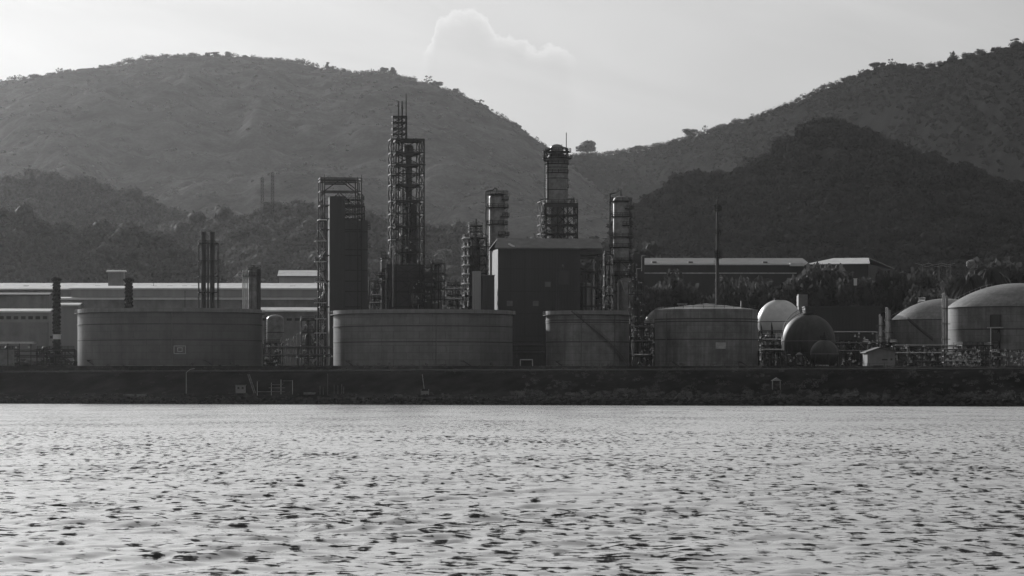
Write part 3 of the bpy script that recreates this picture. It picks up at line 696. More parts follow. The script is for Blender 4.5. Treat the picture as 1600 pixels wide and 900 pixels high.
def sign_panel(T, px0, px1, py0, py1, framed, material='white'):
    x0, y0 = on_shell(T, px0); x1, y1 = on_shell(T, px1); ym = min(y0, y1) - .05; z0, z1 = T.zf(py1), T.zf(py0); m = MB()
    if framed:     # an open painted frame with a smaller mark inside
        w = .22
        for a, b, c, d_ in ((x0, x1, z0, z0 + w), (x0, x1, z1 - w, z1), (x0, x0 + w, z0 + w, z1 - w), (x1 - w, x1, z0 + w, z1 - w)): m.box(a, b, ym, ym + .05, c, d_)
        xa, xb, za, zb_ = x0 + (x1 - x0) * .3, x0 + (x1 - x0) * .72, z0 + (z1 - z0) * .25, z0 + (z1 - z0) * .78
        for a, b, c, d_ in ((xa, xb, za, za + w), (xa, xb, zb_ - w, zb_), (xa, xa + w, za + w, zb_ - w), (xb - w, xb, za + w, zb_ - w)): m.box(a, b, ym - .003, ym + .047, c, d_)
    else: m.box(x0, x1, ym, ym + .06, z0, z1)
    m.build('sign', material, T.o)
G1 = 'open-topped storage tanks on the shore berm'
T1 = tank(122, 409, 481, 1232, 'largest tank, far left, with framed square mark by its vertical pipe', [(506, .22), (531, .08)], G1, 'tank_dark', seams=(282,))
sign_panel(T1, 285, 304, 540, 553, True, 'steel_pale')
T2 = tank(521, 801, 483, 1212, 'wide tank below the tallest tower, with a pale square panel', [(509, .22), (534, .08)], G1, seams=(685,))
sign_panel(T2, 689, 705, 542, 553, False, 'tank_pale')
T3 = tank(853, 983, 485, 1196, 'narrow tank with a long diagonal stair down its front', [(500, .12), (503.5, .12), (534, .1)], G1, 'tank_pale', girder=True, seams=(907, 960))
T4 = tank(1023, 1184, 483, 1204, 'tank with a low cone roof and a ladder line near its left side', [(498, .14), (502, .14), (530, .1)], None, 'tank_pale', 'cone', girder=False, dome_py=474, seams=(1038,))
sign_panel(T4, 1114, 1130, 535, 545, False, 'steel_pale')
def wrap_stair(T, pxa, pya, pxb, pyb, w=.9, material='dark', name='stairway'):
    m = MB(); n = 40; k = (T.Y - T.R) / F; a0 = math.asin(max(-.99, min(.99, (pxa - T.px) * k / T.R))); a1 = math.asin(max(-.99, min(.99, (pxb - T.px) * k / T.R)))
    prev = None
    for i in range(n + 1):
        q = i / n; a = a0 + (a1 - a0) * q; z = T.zf(pya) + (T.zf(pyb) - T.zf(pya)) * q
        pi_ = (T.R * sin(a), -T.R * cos(a), z); po = ((T.R + w) * sin(a), -(T.R + w) * cos(a), z)
        m.bar(pi_, po, .3, .06); m.bar(po, (po[0], po[1], z + 1.05), .07)
        if prev: m.bar(prev, po, .08, .3); m.bar((prev[0], prev[1], prev[2] + 1.05), (po[0], po[1], z + 1.05), .07); m.bar((prev[0], prev[1], prev[2] + .5), (po[0], po[1], z + .5), .06)
        prev = po
    m.build(name, material, T.o)
wrap_stair(T3, 893, 486, 977, 571)
for T, pxs in ((T1, (150, 212, 330, 371)), (T2, (548, 612, 724, 770)), (T3, (873, 940)), (T4, (1052, 1096, 1150))):
    for i, p_ in enumerate(pxs):
        x, y = on_shell(T, p_, .02); n_ = Vector((x, y, 0)).normalized(); h = 1.1 if i % 2 else 2.0
        MB().tube((x - n_.x * .1, y - n_.y * .1, h), (x + n_.x * .45, y + n_.y * .45, h), .42 if i % 2 else .22, 12).build('manway' if i % 2 else 'nozzle', 'tank_trim', T.o)
        if not i % 2: pipe(T, [(x + n_.x * .4, y + n_.y * .4, h), (x + n_.x * 1.6, y + n_.y * 1.6, h), (x + n_.x * 1.6 + 2.5, y + n_.y * 1.6, .3)], .2, 'pipe_dark', 'feed_pipe')
# things on the cone roof
Tr = MB(); rail(Tr, [(T4.R * .97 * cos(a / 30 * 2 * pi), T4.R * .97 * sin(a / 30 * 2 * pi), T4.H + .3) for a in range(30)], r=.06); Tr.build('railing', 'steel', T4.o)
zc = T4.H
for x, z in ((-4, 1.6), (-1.5, 1.9), (3.5, 1.8)): MB().tube((x, -1, zc + .8), (x, -1, zc + z + 1.2), .28, 8).ball((x, -1, zc + z + 1.3), .4).build('roof_vent', 'steel', T4.o)
m = MB(); m.box(-9.6, -6.3, -3, -1, zc + 1.9, zc + 2.1); m.bar((-9, -2, zc + .2), (-9, -2, zc + 2), .15); m.bar((-6.6, -2, zc + .3), (-6.6, -2, zc + 2), .15); m.bar((-8.7, -2, zc + .7), (-6.5, -2, zc + 2), .15)
m.build('gauge_platform', 'steel_pale', T4.o)
m = MB(); m.box(11.2, 13.4, -3, 0, zc - .1, zc + 3.0); m.build('stair_head', 'steel', T4.o)
# right-hand domed tanks
T5 = tank(1393, 1560, 498, 1330, 'domed tank half hidden behind the big right one, diagonal stair shadowed on it', [(499, .15)], 'domed tanks on the right', 'tank_pale', 'dome', girder=False, dome_py=467)
T5.o['label'] = 'smaller domed tank half hidden behind the big one at the right edge'
wrap_stair(T5, 1414, 499, 1449, 532, material='dark')
T6 = tank(1480, 1702, 478, 1250, 'big domed tank cut off by the right edge of the photo', [(479, .2), (514, .06)], 'domed tanks on the right', 'tank_pale', 'dome', girder=False, dome_py=443)
for T, a, b in ((T5, 7, 5.2), (T6, 11, 6.8)):
    m = MB(); hh = 0
    for i in range(9):
        q = i / 9; x = -T.R * (1 - .7 * q); z = T.H + .5 + (b) * sin(q * 1.35)
        m.bar((x, -1, z - .4), (x, -1, z + 1.1), .09)
        if i: m.bar((px_, -1, pz_ + 1.1), (x, -1, z + 1.1), .08)
        px_, pz_ = x, z
    m.build('roof_railing', 'steel_pale', T.o)
# stair tower on the face of the big domed tank
x, y = on_shell(T6, 1540, 1.6); m = MB(); bm = MB()
truss(m, bm, [x - 1.5, x + 1.5], [y - .8, y + .8], [T6.zf(q) for q in (578, 556, 536, 514, 492)], .22, .12); fr = m.build('stair_tower_frame', 'steel', T6.o); bm.build('bracing', 'steel', fr)
MB().box(x - 1.45, x + 1.45, y - .95, y - .85, T6.zf(511), T6.zf(492)).build('dark_panel', 'dark', T6.o)
MB().box(x - 1.45, x + 1.45, y - .95, y - .85, T6.zf(532), T6.zf(520)).build('dark_panel', 'dark', T6.o)
MB().box(x - 2.6, x + 2.6, y - 1.1, y + .9, T6.zf(512) - .15, T6.zf(511)).build('platform', 'steel_pale', T6.o)
MB().bar((x - 1.6, y - 1, 0), (x - 1.6, y - 1, T6.zf(512)), .25).build('painted_lit_post', 'white', T6.o)  # white colour stands in for sunlight on this post

# ------------------------------------------------------------------ pressure spheres
def sphere_tank(px, pyc, rpx, Y, label, material, stairs=False, group='pressure spheres on legs', nleg=10):
    T = Thing('pressure_sphere', label, 'pressure sphere', px, Y, group, yaw=.2); r = rpx * Y / F; zc = T.z(pyc)
    MB().ball((0, 0, zc), r, 64, 40).build('sphere_shell', material, T.o)
    MB().ring(r, zc - .12, zc + .12, .12, 64).build('equator_band', 'tank_trim', T.o)
    for i in range(nleg):
        a = 2 * pi * (i + .5) / nleg; c, s_ = cos(a) * r * .96, sin(a) * r * .96
        MB().tube((c, s_, 0), (c, s_, zc), .32, 10).build('leg', 'steel', T.o)
    m = MB()
    for i in range(nleg):
        a = 2 * pi * (i + .5) / nleg; b = 2 * pi * (i + 1.5) / nleg; q = r * .96
        m.bar((q * cos(a), q * sin(a), .4), (q * cos(b), q * sin(b), zc - r * .4), .12); m.bar((q * cos(b), q * sin(b), .4), (q * cos(a), q * sin(a), zc - r * .4), .12)
    m.build('cross_bracing', 'steel', T.o)
    MB().ring(.01, zc + r - .1, zc + r + .3, r * .25, 20).build('top_platform', 'steel', T.o)
    m = MB(); rail(m, [(r * .3 * cos(k * pi / 4), r * .3 * sin(k * pi / 4), zc + r + .2) for k in range(8)], r=.07); m.tube((0, 0, zc + r), (0, 0, zc + r + 2.4), .2, 8); m.build('railing', 'steel', T.o)
    if stairs:
        m = MB(); prev = None
        for i in range(26):
            q = i / 25; a = radians(178 - 78 * q); R2 = r + .7; p = Vector((R2 * cos(a), -2.2, zc + R2 * sin(a) * 1.0 + .2))
            m.bar(p + Vector((0, 0, 0)), p + Vector((0, 0, 1.3)), .1); m.bar(p, p + Vector((0, .9, 0)), .12)
            if prev: m.bar(prev, p, .18); m.bar(prev + Vector((0, 0, 1.3)), p + Vector((0, 0, 1.3)), .12)
            prev = p
        m.bar(Vector((-(r + .7), -2.2, 0)), Vector((-(r + .7), -2.2, zc)), .2); m.build('stairway', 'steel', T.o)
    return T
sphere_tank(1218, 503, 35, 1330, 'white pressure sphere behind the cone-roofed tank', 'white')
sphere_tank(1042, 515, 37, 1262, 'pale sphere mostly hidden, its lit left side showing beside the cone-roofed tank', 'tank_pale')
sphere_tank(1263, 533, 42, 1232, 'large dark pressure sphere with a stairway over its left shoulder', 'sphere_dark', True)
# small sphere nearest the berm
sphere_tank(1288, 553, 22, 1195, 'smallest dark sphere standing in front of the large dark one', 'sphere_dark', False, nleg=6)

# ------------------------------------------------------------------ process columns and towers
def process_column(px0, px1, pytop, Y, label, decks, neck=None, riser='left', material='vessel', name='process_column', zb=None, group=None, lad=True, cat='process column', loop=True):
    pc = (px0 + px1) / 2; T = Thing(name, label, cat, pc, Y, group, zb=zb); r = (px1 - px0) / 2 * T.k; H = T.z(pytop)
    seg = [(r, 0)]
    if neck: seg += [(r, T.z(neck[0])), (r * neck[1], T.z(neck[0]) + r * .8)]; r2 = r * neck[1]
    else: r2 = r
    seg += [(r2, H - r2 * .55)]; v = shell(T, 0, 0, seg, material=material)
    for k in range(3): MB().ring(r, H * (.3 + .2 * k) - .1, H * (.3 + .2 * k) + .1, .08, 24).build('band', 'steel', v)
    for i, q in enumerate(decks):
        py, ex = q[0], q[1] * T.k; a0, a1 = (0, 2 * pi) if len(q) < 3 else (radians(q[2]), radians(q[3])); round_deck(T, 0, 0, r2 if neck and py < neck[0] else r, r + ex, T.z(py), a0, a1)
    if lad: ladder(T, r + .55, -.3, T.z(decks[-1][0]) - 8, T.z(decks[0][0]) + 1)
    if loop:
        sg = -1 if riser == 'left' else 1; x = sg * (r + 1.1)
        pipe(T, [(0, 0, H - .1), (0, 0, H + 1.6), (sg * .8, 0, H + 2.0), (sg * 1.4, 0, H + 1.2), (x, 0, H + .6), (x, 0, 0)], .24, 'pipe_dark', 'overhead_pipe')
        pipe(T, [(x - sg * .1, .5, H - 6), (x - sg * .1, .5, 0)], .15, 'pipe')
    return T
# right column on the plain
C = process_column(958, 983, 306, 1296, 'slim ringed column right of the big dark building', [(314, 5), (326, 7, -70, 110), (338, 5), (352, 6, -90, 140), (370, 6), (386, 6), (410, 9), (430, 10)], group='bare ringed columns')
valves(C, (-4, 5, -4, -2, C.z(470), C.z(404)), 26, 3, .32)
for a, z0, z1 in ((-6.6, 410, 470), (-4.9, 396, 470), (5.2, 420, 470), (7, 400, 424)): pipe(C, [(a, -2, C.z(z1)), (a, -2, C.z(z0)), (a + 1.6, -2, C.z(z0))], .17, 'pipe')
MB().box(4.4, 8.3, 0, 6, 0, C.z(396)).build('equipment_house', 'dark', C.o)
fl = MB(); fb = MB(); truss(fl, fb, [-5, -1, 4.2], [-3.4, 4], [0, C.z(480), C.z(455), C.z(430), C.z(408)], .25, .15, 'z'); q = fl.build('steel_frame', 'steel', C.o); fb.build('bracing', 'steel', q)
for py in (408, 430, 455): deck(C, -5.2, 4.4, -3.6, 4.2, C.z(py), .15)
m = MB().lathe([(2.6, C.z(500)), (2.6, C.z(440)), (2.0, C.z(437)), (.3, C.z(434))], 20, .5, -5.5); m.build('drum', 'vessel', C.o)
m = MB(); m.tube((-1.2, -8.3, C.z(440)), (.6, -8.3, C.z(468)), .14, 6); m.build('lit_pipe', 'pipe', C.o)

# column just left of the big building's roof
C2 = process_column(764, 789, 302, 1330, 'ringed column with hooked overhead pipe standing behind the left roof end', [(303, 5), (312, 6, -60, 100), (324, 6), (338, 7, -70, 120), (350, 5), (367, 7, -90, 120), (385, 5)], group='bare ringed columns')
# column rising from the caged structure in the centre
T = Thing('caged_column_tower', 'column on a square steel cage, its top breaking the skyline between the hills', 'process tower', 871, 1345)
xl, xr_ = T.x(843), T.x(900); fr = MB(); br = MB()
truss(fr, br, [T.x(850), T.x(868), T.x(884), T.x(899)], [-5.5, 0, 5.5], [0, T.z(440), T.z(410), T.z(384), T.z(366), T.z(352), T.z(337), T.z(320)], .5, .22, 'x')
f_ = fr.build('steel_frame', 'steel', T.o); br.build('bracing', 'steel', f_)
fr = MB(); br = MB(); truss(fr, br, [T.x(842), T.x(849)], [-5, 4], [0, T.z(440), T.z(410), T.z(384), T.z(366), T.z(352), T.z(337), T.z(316)], .3, .16, 'x'); f_ = fr.build('side_stair_frame', 'steel', T.o); br.build('bracing', 'steel', f_)
for py in (337, 352, 366, 384): deck(T, T.x(850), T.x(899), -5.4, 5.4, T.z(py), .3, False, 'dark')
MB().box(T.x(850) - .3, T.x(899) + .3, -5.8, -5.5, T.z(325), T.z(318)).build('parapet_panel', 'dark', T.o)
deck(T, T.x(848), T.x(900), -5.9, 5.9, T.z(318), .35)
r = T.w(17); cxx = T.x(870)
v = shell(T, cxx, 0, [(r * .6, 0), (r * .6, T.z(322)), (r, T.z(319)), (r, T.z(248)), (r * .62, T.z(240)), (r * .62, T.z(231))], 28, 'vessel')
for py in (262, 279, 297): MB().ring(r, T.z(py) - .12, T.z(py) + .12, .12, 28, cxx, 0).build('band', 'steel', v)
for py, e in ((237, 8), (247, 9), (256, 4), (270, 2.5)): round_deck(T, cxx, 0, r * (.6 if py < 248 else 1), r + T.w(e) * .7, T.z(py))
for a in range(6):
    an = a * pi / 3 + .3; 
    pipe(T, [(cxx + r * .7 * cos(an), r * .7 * sin(an), T.z(250)), (cxx + (r + 1) * cos(an), (r + 1) * sin(an), T.z(236)), (cxx + r * .6 * cos(an), r * .6 * sin(an), T.z(232))], .12, 'pipe_dark', 'bracket')
pipe(T, [(cxx, 0, T.z(232)), (cxx, 0, T.z(228)), (T.x(886), -.5, T.z(232)), (T.x(886), -.5, T.z(311)), (T.x(897), -.5, T.z(311)), (T.x(897), -.5, T.z(335))], .3, 'pipe_dark', 'overhead_pipe')
pipe(T, [(T.x(862), -2, T.z(233)), (T.x(849), -2, T.z(237)), (T.x(849), -2, T.z(252)), (T.x(855), -2, T.z(253)), (T.x(855), -2, T.z(311)), (T.x(843), -2, T.z(313)), (T.x(843), -2, T.z(340))], .26, 'pipe_dark', 'side_pipe')
MB().tube((T.x(885), 0, T.z(236)), (T.x(885), 0, T.z(207)), .15, 6).build('lightning_rod', 'steel', T.o)
MB().tube((T.x(855), 0, T.z(236)), (T.x(855), 0, T.z(229)), .08, 6).build('lightning_rod', 'steel', T.o)
MB().tube((T.x(878), 0, T.z(234)), (T.x(878), 0, T.z(225)), .08, 6).build('lightning_rod', 'steel', T.o)
deck(T, T.x(877), T.x(888), -1.5, 1.5, T.z(293), .3); ladder(T, cxx - r - .4, -.8, T.z(318), T.z(236)); ladder(T, T.x(884), -1, T.z(293), T.z(250))
valves(T, (T.x(844), T.x(849), -4, -3, T.z(384), T.z(340)), 10, 8, .45)
for x_, z_ in ((893, 312), (896, 309), (890, 314)): MB().tube((T.x(x_), -2, T.z(318)), (T.x(x_), -2, T.z(z_)), .2, 6).build('vent_pipe', 'steel', T.o)

# the tallest tower
T = Thing('tall_steel_tower', 'tallest open steel tower with twin flues and a rod at its top', 'process tower', 635, 1310)
fr = MB(); br = MB(); zs = [0] + [T.z(q) for q in (480, 457, 435, 415, 395, 375, 355, 335, 315, 290, 273, 258, 240, 219)]
truss(fr, br, [T.x(609), T.x(616.5), T.x(653), T.x(660.5)], [-5.5, 5.5], zs, .42, .2, 'x', faces='fblr'); f_ = fr.build('steel_frame', 'steel', T.o); br.build('bracing', 'steel', f_)
fr = MB(); br = MB(); truss(fr, br, [T.x(613), T.x(634.5)], [-2.4, 2.4], [T.z(q) for q in (219, 210, 201, 192, 182.5)], .34, .17, 'x'); f_ = fr.build('flue_frame', 'steel', T.o); br.build('bracing', 'steel', f_)
for py in (182.5, 201): MB().box(T.x(613), T.x(634.5), -2.5, 2.5, T.z(py) - .45, T.z(py)).build('platform', 'dark', T.o)
for i, py in enumerate((219, 240, 258, 290, 316, 355, 395, 435)): deck(T, T.x(616), T.x(653) if i else T.x(660), -5.3, 5.3, T.z(py), .7 if i < 4 else .4, i > 0, 'dark')
for i, py in enumerate((240, 258, 273, 290, 315, 335, 355, 375)): MB().box(T.x(609.5), T.x(616), -5.9, -4.2, T.z(py) - .3, T.z(py)).build('landing', 'steel_pale', T.o)
for i, (a, b) in enumerate(((258, 240), (273, 258), (290, 273), (315, 290), (335, 315), (355, 335), (375, 355))): stair(T, T.x(610 if i % 2 else 615.5), -4, T.z(a), T.x(615.5 if i % 2 else 610), T.z(b), material='steel')
MB().box(T.x(653), T.x(663), -5.6, -3.5, T.z(258) - .35, T.z(258)).build('balcony', 'dark', T.o)
for px in (622, 627.6): pipe(T, [(T.x(px), -2, T.z(440)), (T.x(px), -2, T.z(158.5))], .25, 'dark', 'flue')
MB().tube((T.x(633.7), -2.2, T.z(219)), (T.x(633.7), -2.2, T.z(147)), .17, 6).build('lightning_rod', 'steel', T.o)
shell(T, T.x(638.5), 0, [(T.w(5.6), 0), (T.w(5.6), T.z(262)), (T.w(5), T.z(262)), (T.w(5), T.z(245)), (T.w(7.8), T.z(243)), (T.w(7.8), T.z(230))], 22, 'dark', 'tall_vessel')
shell(T, T.x(641), 2.4, [(T.w(11.5), 0), (T.w(11.5), T.z(322))], 24, 'dark', 'wide_vessel')
shell(T, T.x(628), -1.2, [(T.w(4), 0), (T.w(4), T.z(300))], 16, 'vessel', 'vessel')
for k in range(12): 
    g = random.Random(k); x = T.x(g.uniform(618, 652)); a, b = g.uniform(240, 400), g.uniform(300, 470); pipe(T, [(x, g.uniform(-5, 0), T.z(a)), (x, g.uniform(-5, 0), T.z(b)), (x + g.uniform(-2, 2), -2, T.z(b))], g.uniform(.12, .25), g.choice(('pipe', 'pipe_dark', 'pipe_dark')))
valves(T, (T.x(618), T.x(652), -5, -3, T.z(470), T.z(300)), 26, 12, .35)
pipe(T, [(T.x(607), -6.5, T.z(480)), (T.x(607), -6.5, T.z(389)), (T.x(610), -6.5, T.z(387)), (T.x(612), -6.5, T.z(390)), (T.x(612), -6.5, T.z(480))], .3, 'pipe', 'lit_riser')
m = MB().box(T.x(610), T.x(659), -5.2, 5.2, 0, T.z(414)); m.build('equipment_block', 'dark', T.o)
for py in (425, 440, 455): MB().box(T.x(609), T.x(660), -5.9, -5.3, T.z(py) - .2, T.z(py)).build('walkway', 'steel', T.o)

# blocks on either side of the tallest tower
def small_unit(px0, px1, pytop, Y, label, seed, levels, dark=True, cols=2, group=None, bright=0):
    pc = (px0 + px1) / 2; T = Thing('process_unit', label, 'process unit', pc, Y, group); g = random.Random(seed); hw = (px1 - px0) / 2 * T.k; dp = min(hw * 1.2, 7)
    fr = MB(); br = MB(); zs = [0] + [T.z(q) for q in levels] + [T.z(pytop)]; truss(fr, br, list(np.linspace(-hw, hw, cols + 1)), [-dp, dp], zs, .32, .17, 'z'); f_ = fr.build('steel_frame', 'steel', T.o); br.build('bracing', 'steel', f_)
    for z in zs[1:]: deck(T, -hw, hw, -dp, dp, z, .18)
    for k in range(3 + int(hw / 2)):
        z = g.choice(zs[:-1]); x = g.uniform(-hw * .8, hw * .6); r = g.uniform(.6, 1.2)
        if g.random() < .5: m = MB().tube((x - 1.6, g.uniform(-dp, dp) * .6, z + r + .3), (x + 1.6, -dp * .3, z + r + .3), r, 14)
        else: m = MB().lathe([(r, z), (r, z + r * 3), (r * .7, z + r * 3.4), (.05, z + r * 3.6)], 14, x, g.uniform(-dp, dp) * .6)
        m.build('drum', g.choice(('vessel', 'dark', 'vessel')), T.o)
    for k in range(4 + int(hw)):
        x = g.uniform(-hw, hw); y = g.uniform(-dp, -dp * .3); a, b = g.uniform(0, zs[-1]), g.uniform(0, zs[-1]); pipe(T, [(x, y, a), (x, y, b), (x + g.uniform(-hw, hw) * .6, y, b)], g.uniform(.1, .24), g.choice(('pipe', 'pipe_dark', 'pipe_dark')))
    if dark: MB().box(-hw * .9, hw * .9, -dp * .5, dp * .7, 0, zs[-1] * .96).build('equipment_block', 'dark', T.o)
    valves(T, (-hw, hw, -dp - .4, -dp * .4, zs[1] * .7, zs[-1]), 6 + bright, seed + 9, .3)
    return T
U = small_unit(596, 609, 404, 1300, 'dark stub tower hugging the left side of the tallest tower', 21, (470, 452, 436, 420), cols=1)
round_deck(U, -1.6, 0, .8, 2.2, U.z(430)); round_deck(U, -1.8, 0, .8, 2.6, U.z(442)); pipe(U, [(-1.5, -1, U.z(404)), (-1.5, -1, U.z(394)), (0, -1, U.z(394)), (0, -1, U.z(404))], .12, 'steel', 'pipe_loop')
U = small_unit(662, 674, 418, 1302, 'dark blocky unit hugging the right side of the tallest tower', 22, (470, 450, 434), cols=1)
U = small_unit(674, 694, 412, 1305, 'small platformed column with pipe hoops right of the tallest tower', 23, (468, 452, 440, 428), False, 2, bright=12)
pipe(U, [(-1.5, -1, U.z(412)), (-1.5, -1, U.z(393)), (1.6, -1, U.z(393)), (1.6, -1, U.z(403)), (2.4, -1, U.z(403)), (2.4, -1, U.z(440))], .14, 'pipe', 'pipe_hoop')
shell(U, 0, 0, [(1.6, 0), (1.6, U.z(416))], 18, 'vessel')
U = small_unit(724, 758, 372, 1318, 'ladder-like steel rack with bright landings left of the dark building', 24, (480, 462, 443, 428, 414, 400, 386), False, 3, bright=20)
for py in (372, 386, 400, 414, 428, 443, 455): 
    MB().box(U.x(724), U.x(731), -5.8, -4.6, U.z(py) - .35, U.z(py) + .1).build('landing', 'white', U.o)
shell(U, U.x(740), 0, [(2.2, 0), (2.2, U.z(376))], 20, 'dark')
shell(U, U.x(751), 1, [(1.6, 0), (1.6, U.z(392))], 20, 'vessel')
fr = MB(); br = MB(); truss(fr, br, [U.x(733), U.x(741), U.x(752)], [-2.4, 2.4], [U.z(q) for q in (372, 362, 353)], .3, .12, 'z'); f_ = fr.build('top_cage', 'steel', U.o); br.build('bracing', 'steel', f_)
for py in (362, 353): deck(U, U.x(732), U.x(753), -2.6, 2.6, U.z(py), .2)
MB().tube((U.x(744), 0, U.z(372)), (U.x(744), 0, U.z(342)), .2, 6).build('vent_pipe', 'steel', U.o)
for a in (-1, 1): MB().bar((U.x(744), 0, U.z(345)), (U.x(744) + a * 1.2, 0, U.z(346)), .15).build('vent_arm', 'steel', U.o)

def yard_unit(px0, px1, pytop, Y, label, seed, lv, **k): return small_unit(px0, px1, pytop, Y, label, seed, lv, **k)
yard_unit(576, 594, 440, 1322, 'small piped unit between the clad shaft tower and the tallest tower', 51, (478, 466, 452), dark=False, cols=2, bright=8)
yard_unit(696, 722, 446, 1345, 'low piped unit left of the landing rack', 52, (478, 462), dark=False, cols=3, bright=10)
yard_unit(908, 944, 452, 1345, 'low piped unit behind the open bay of the dark hall', 53, (478, 464), dark=False, cols=3, bright=8)
yard_unit(944, 957, 398, 1285, 'narrow glinting pipe tower hugging the left side of the slim ringed column', 54, (480, 462, 446, 430, 414), dark=False, cols=1, bright=26)
yard_unit(984, 1004, 440, 1275, 'low glinting unit at the foot of the slim ringed column', 55, (530, 505, 480, 460), dark=False, cols=2, bright=22)
yard_unit(1004, 1022, 505, 1240, 'cluttered low unit in front of the mostly hidden pale sphere', 56, (560, 545, 530, 518), dark=False, cols=2, bright=26)
yard_unit(1186, 1216, 528, 1285, 'low pipe-filled unit under the white sphere', 57, (562, 550, 540), dark=False, cols=3, bright=20)
yard_unit(1306, 1345, 532, 1290, 'low pipe-filled unit right of the large dark sphere', 58, (562, 548), dark=False, cols=4, bright=22)
yard_unit(1410, 1470, 544, 1260, 'low cluttered unit at the foot of the smaller domed tank', 59, (570, 556), dark=False, cols=5, bright=26)
yard_unit(412, 440, 536, 1290, 'low cluttered unit right of the largest tank', 60, (568, 552), dark=False, cols=3, bright=10)
yard_unit(470, 492, 500, 1310, 'dim stair-side unit left of the clad shaft tower', 61, (560, 540, 520), dark=False, cols=2, bright=12)

yard_unit(-10, 30, 546, 1255, 'low dim pipe unit at the left edge under the canopy', 62, (568, 557), dark=False, cols=3, bright=8)
yard_unit(58, 116, 546, 1270, 'low dim pipe unit between the site cabin and the largest tank', 63, (570, 558), dark=False, cols=4, bright=8)
yard_unit(1226, 1262, 556, 1185, 'low tangled pipe unit hiding the foot of the large dark sphere', 64, (570,), dark=False, cols=3, bright=12)
yard_unit(1350, 1398, 536, 1275, 'low tangled pipe unit behind the gatehouse', 65, (566, 550), dark=False, cols=4, bright=20)
yard_unit(1496, 1545, 540, 1215, 'tangled pipe unit at the foot of the big domed tank', 66, (568, 554), dark=False, cols=4, bright=26)
yard_unit(640, 662, 440, 1298, 'piped unit filling the foot of the tallest tower', 67, (475, 458), dark=False, cols=2, bright=8)
yard_unit(1440, 1480, 470, 1345, 'small railed equipment unit on the skyline between the two domed tanks', 68, (520, 490), dark=False, cols=2, bright=8)

# clad shaft tower
T = Thing('clad_shaft_tower', 'steel tower with a tall flat-faced clad shaft and a bare frame on top', 'process tower', 536, 1292)
MB().box(T.x(513.5), T.x(537), -6.2, 1.0, 0, T.z(308)).build('clad_shaft', 'clad', T.o)
MB().box(T.x(512.9), T.x(513.4), -5.9, .6, 0, T.z(309)).build('painted_lit_edge', 'clad_pale', T.o)  # pale strip paints the sunlit left side of the shaft
MB().box(T.x(537) + .01, T.x(573), -4.4, 4.4, 0, T.z(345)).build('mesh_clad_block', 'dark', T.o)
m = MB(); lv = [345, 363, 391, 423, 456, 486]
for i, (a, b) in enumerate(zip(lv, lv[1:])):
    m.box(T.x(537) + .05, T.x(573), -4.75, -4.43, T.z(b) - .18, T.z(b) + .18); zt, zb_ = T.z(a), T.z(b); l_, r_ = T.x(541), T.x(569); m.bar((l_ if i % 2 else r_, -4.6, zb_), (r_ if i % 2 else l_, -4.6, zt), .34, .1)
m.build('bracing', 'steel', T.o)
fr = MB(); br = MB(); truss(fr, br, [T.x(499.5), T.x(505.5), T.x(557), T.x(563)], [-5, 5], [0, T.z(480), T.z(440), T.z(400), T.z(360), T.z(343), T.z(322), T.z(300), T.z(284), T.z(279.5)], .42, .2, 'none', faces=''); f_ = fr.build('steel_frame', 'steel', T.o)
m = MB()
for y in (-5, 5):
    m.bar((T.x(506), y, T.z(299)), (T.x(530), y, T.z(282)), .3); m.bar((T.x(557), y, T.z(299)), (T.x(535), y, T.z(282)), .3); m.bar((T.x(552), y, T.z(322)), (T.x(530), y, T.z(303)), .28); m.bar((T.x(512), y, T.z(322)), (T.x(527), y, T.z(303)), .28)
    m.bar((T.x(500), y, T.z(320)), (T.x(505), y, T.z(300)), .25); m.bar((T.x(505), y, T.z(342)), (T.x(500), y, T.z(320)), .25); m.bar((T.x(563), y, T.z(320)), (T.x(557), y, T.z(300)), .25)
m.bar((T.x(505), -5, T.z(289)), (T.x(540), -5, T.z(289)), .5); m.build('knee_brace', 'steel', f_)
for px, py in ((499.5, 277), (505.5, 274), (557, 277), (563, 274)): MB().bar((T.x(px), -5, T.z(281)), (T.x(px), -5, T.z(py)), .2).build('post_tip', 'steel', T.o)
fr = MB(); br = MB(); truss(fr, br, [T.x(537), T.x(552), T.x(568)], [-4, 4], [T.z(q) for q in (345, 334, 323)], .32, .18, 'x'); f_ = fr.build('upper_frame', 'steel', T.o); br.build('bracing', 'steel', f_)
for py in (323, 334): deck(T, T.x(536), T.x(568), -4.2, 4.2, T.z(py), .3)
deck(T, T.x(537), T.x(568), -4.2, 4.2, T.z(312), .2); valves(T, (T.x(538), T.x(552), -3, 1, T.z(322), T.z(306)), 10, 31, .6, 'steel')
pipe(T, [(T.x(567), 0, T.z(323)), (T.x(567), 0, T.z(304)), (T.x(560), 0, T.z(304))], .15, 'steel', 'vent_loop')
fr = MB(); br = MB(); truss(fr, br, [T.x(495.5), T.x(508)], [-5.8, -2], [0] + [T.z(q) for q in (530, 515, 500, 486, 471, 456, 441, 425, 409, 393, 377, 361, 346)], .26, .14, 'z'); f_ = fr.build('stair_tower_frame', 'steel', T.o); br.build('bracing', 'steel', f_)
for i, py in enumerate((377, 409, 441, 473, 498, 520)):
    deck(T, T.x(490 if i % 2 else 491), T.x(508), -6.3, -2, T.z(py), .3, True, 'steel_pale')
for i, py in enumerate((361, 393, 425, 456, 486, 510, 535)):
    stair(T, T.x(497 if i % 2 else 506), -6, T.z(py + 15), T.x(506 if i % 2 else 497), T.z(py), 1.2, 'steel_pale'); MB().box(T.x(499), T.x(504), -2.6, -2.4, T.z(py + 10), T.z(py - 5)).build('painted_lit_panel', 'clad_pale', T.o)  # pale flights and panels paint sunlight onto the stair
MB().box(T.x(495), T.x(509), -5.9, -2, T.z(346), T.z(344)).build('stair_roof', 'white', T.o)
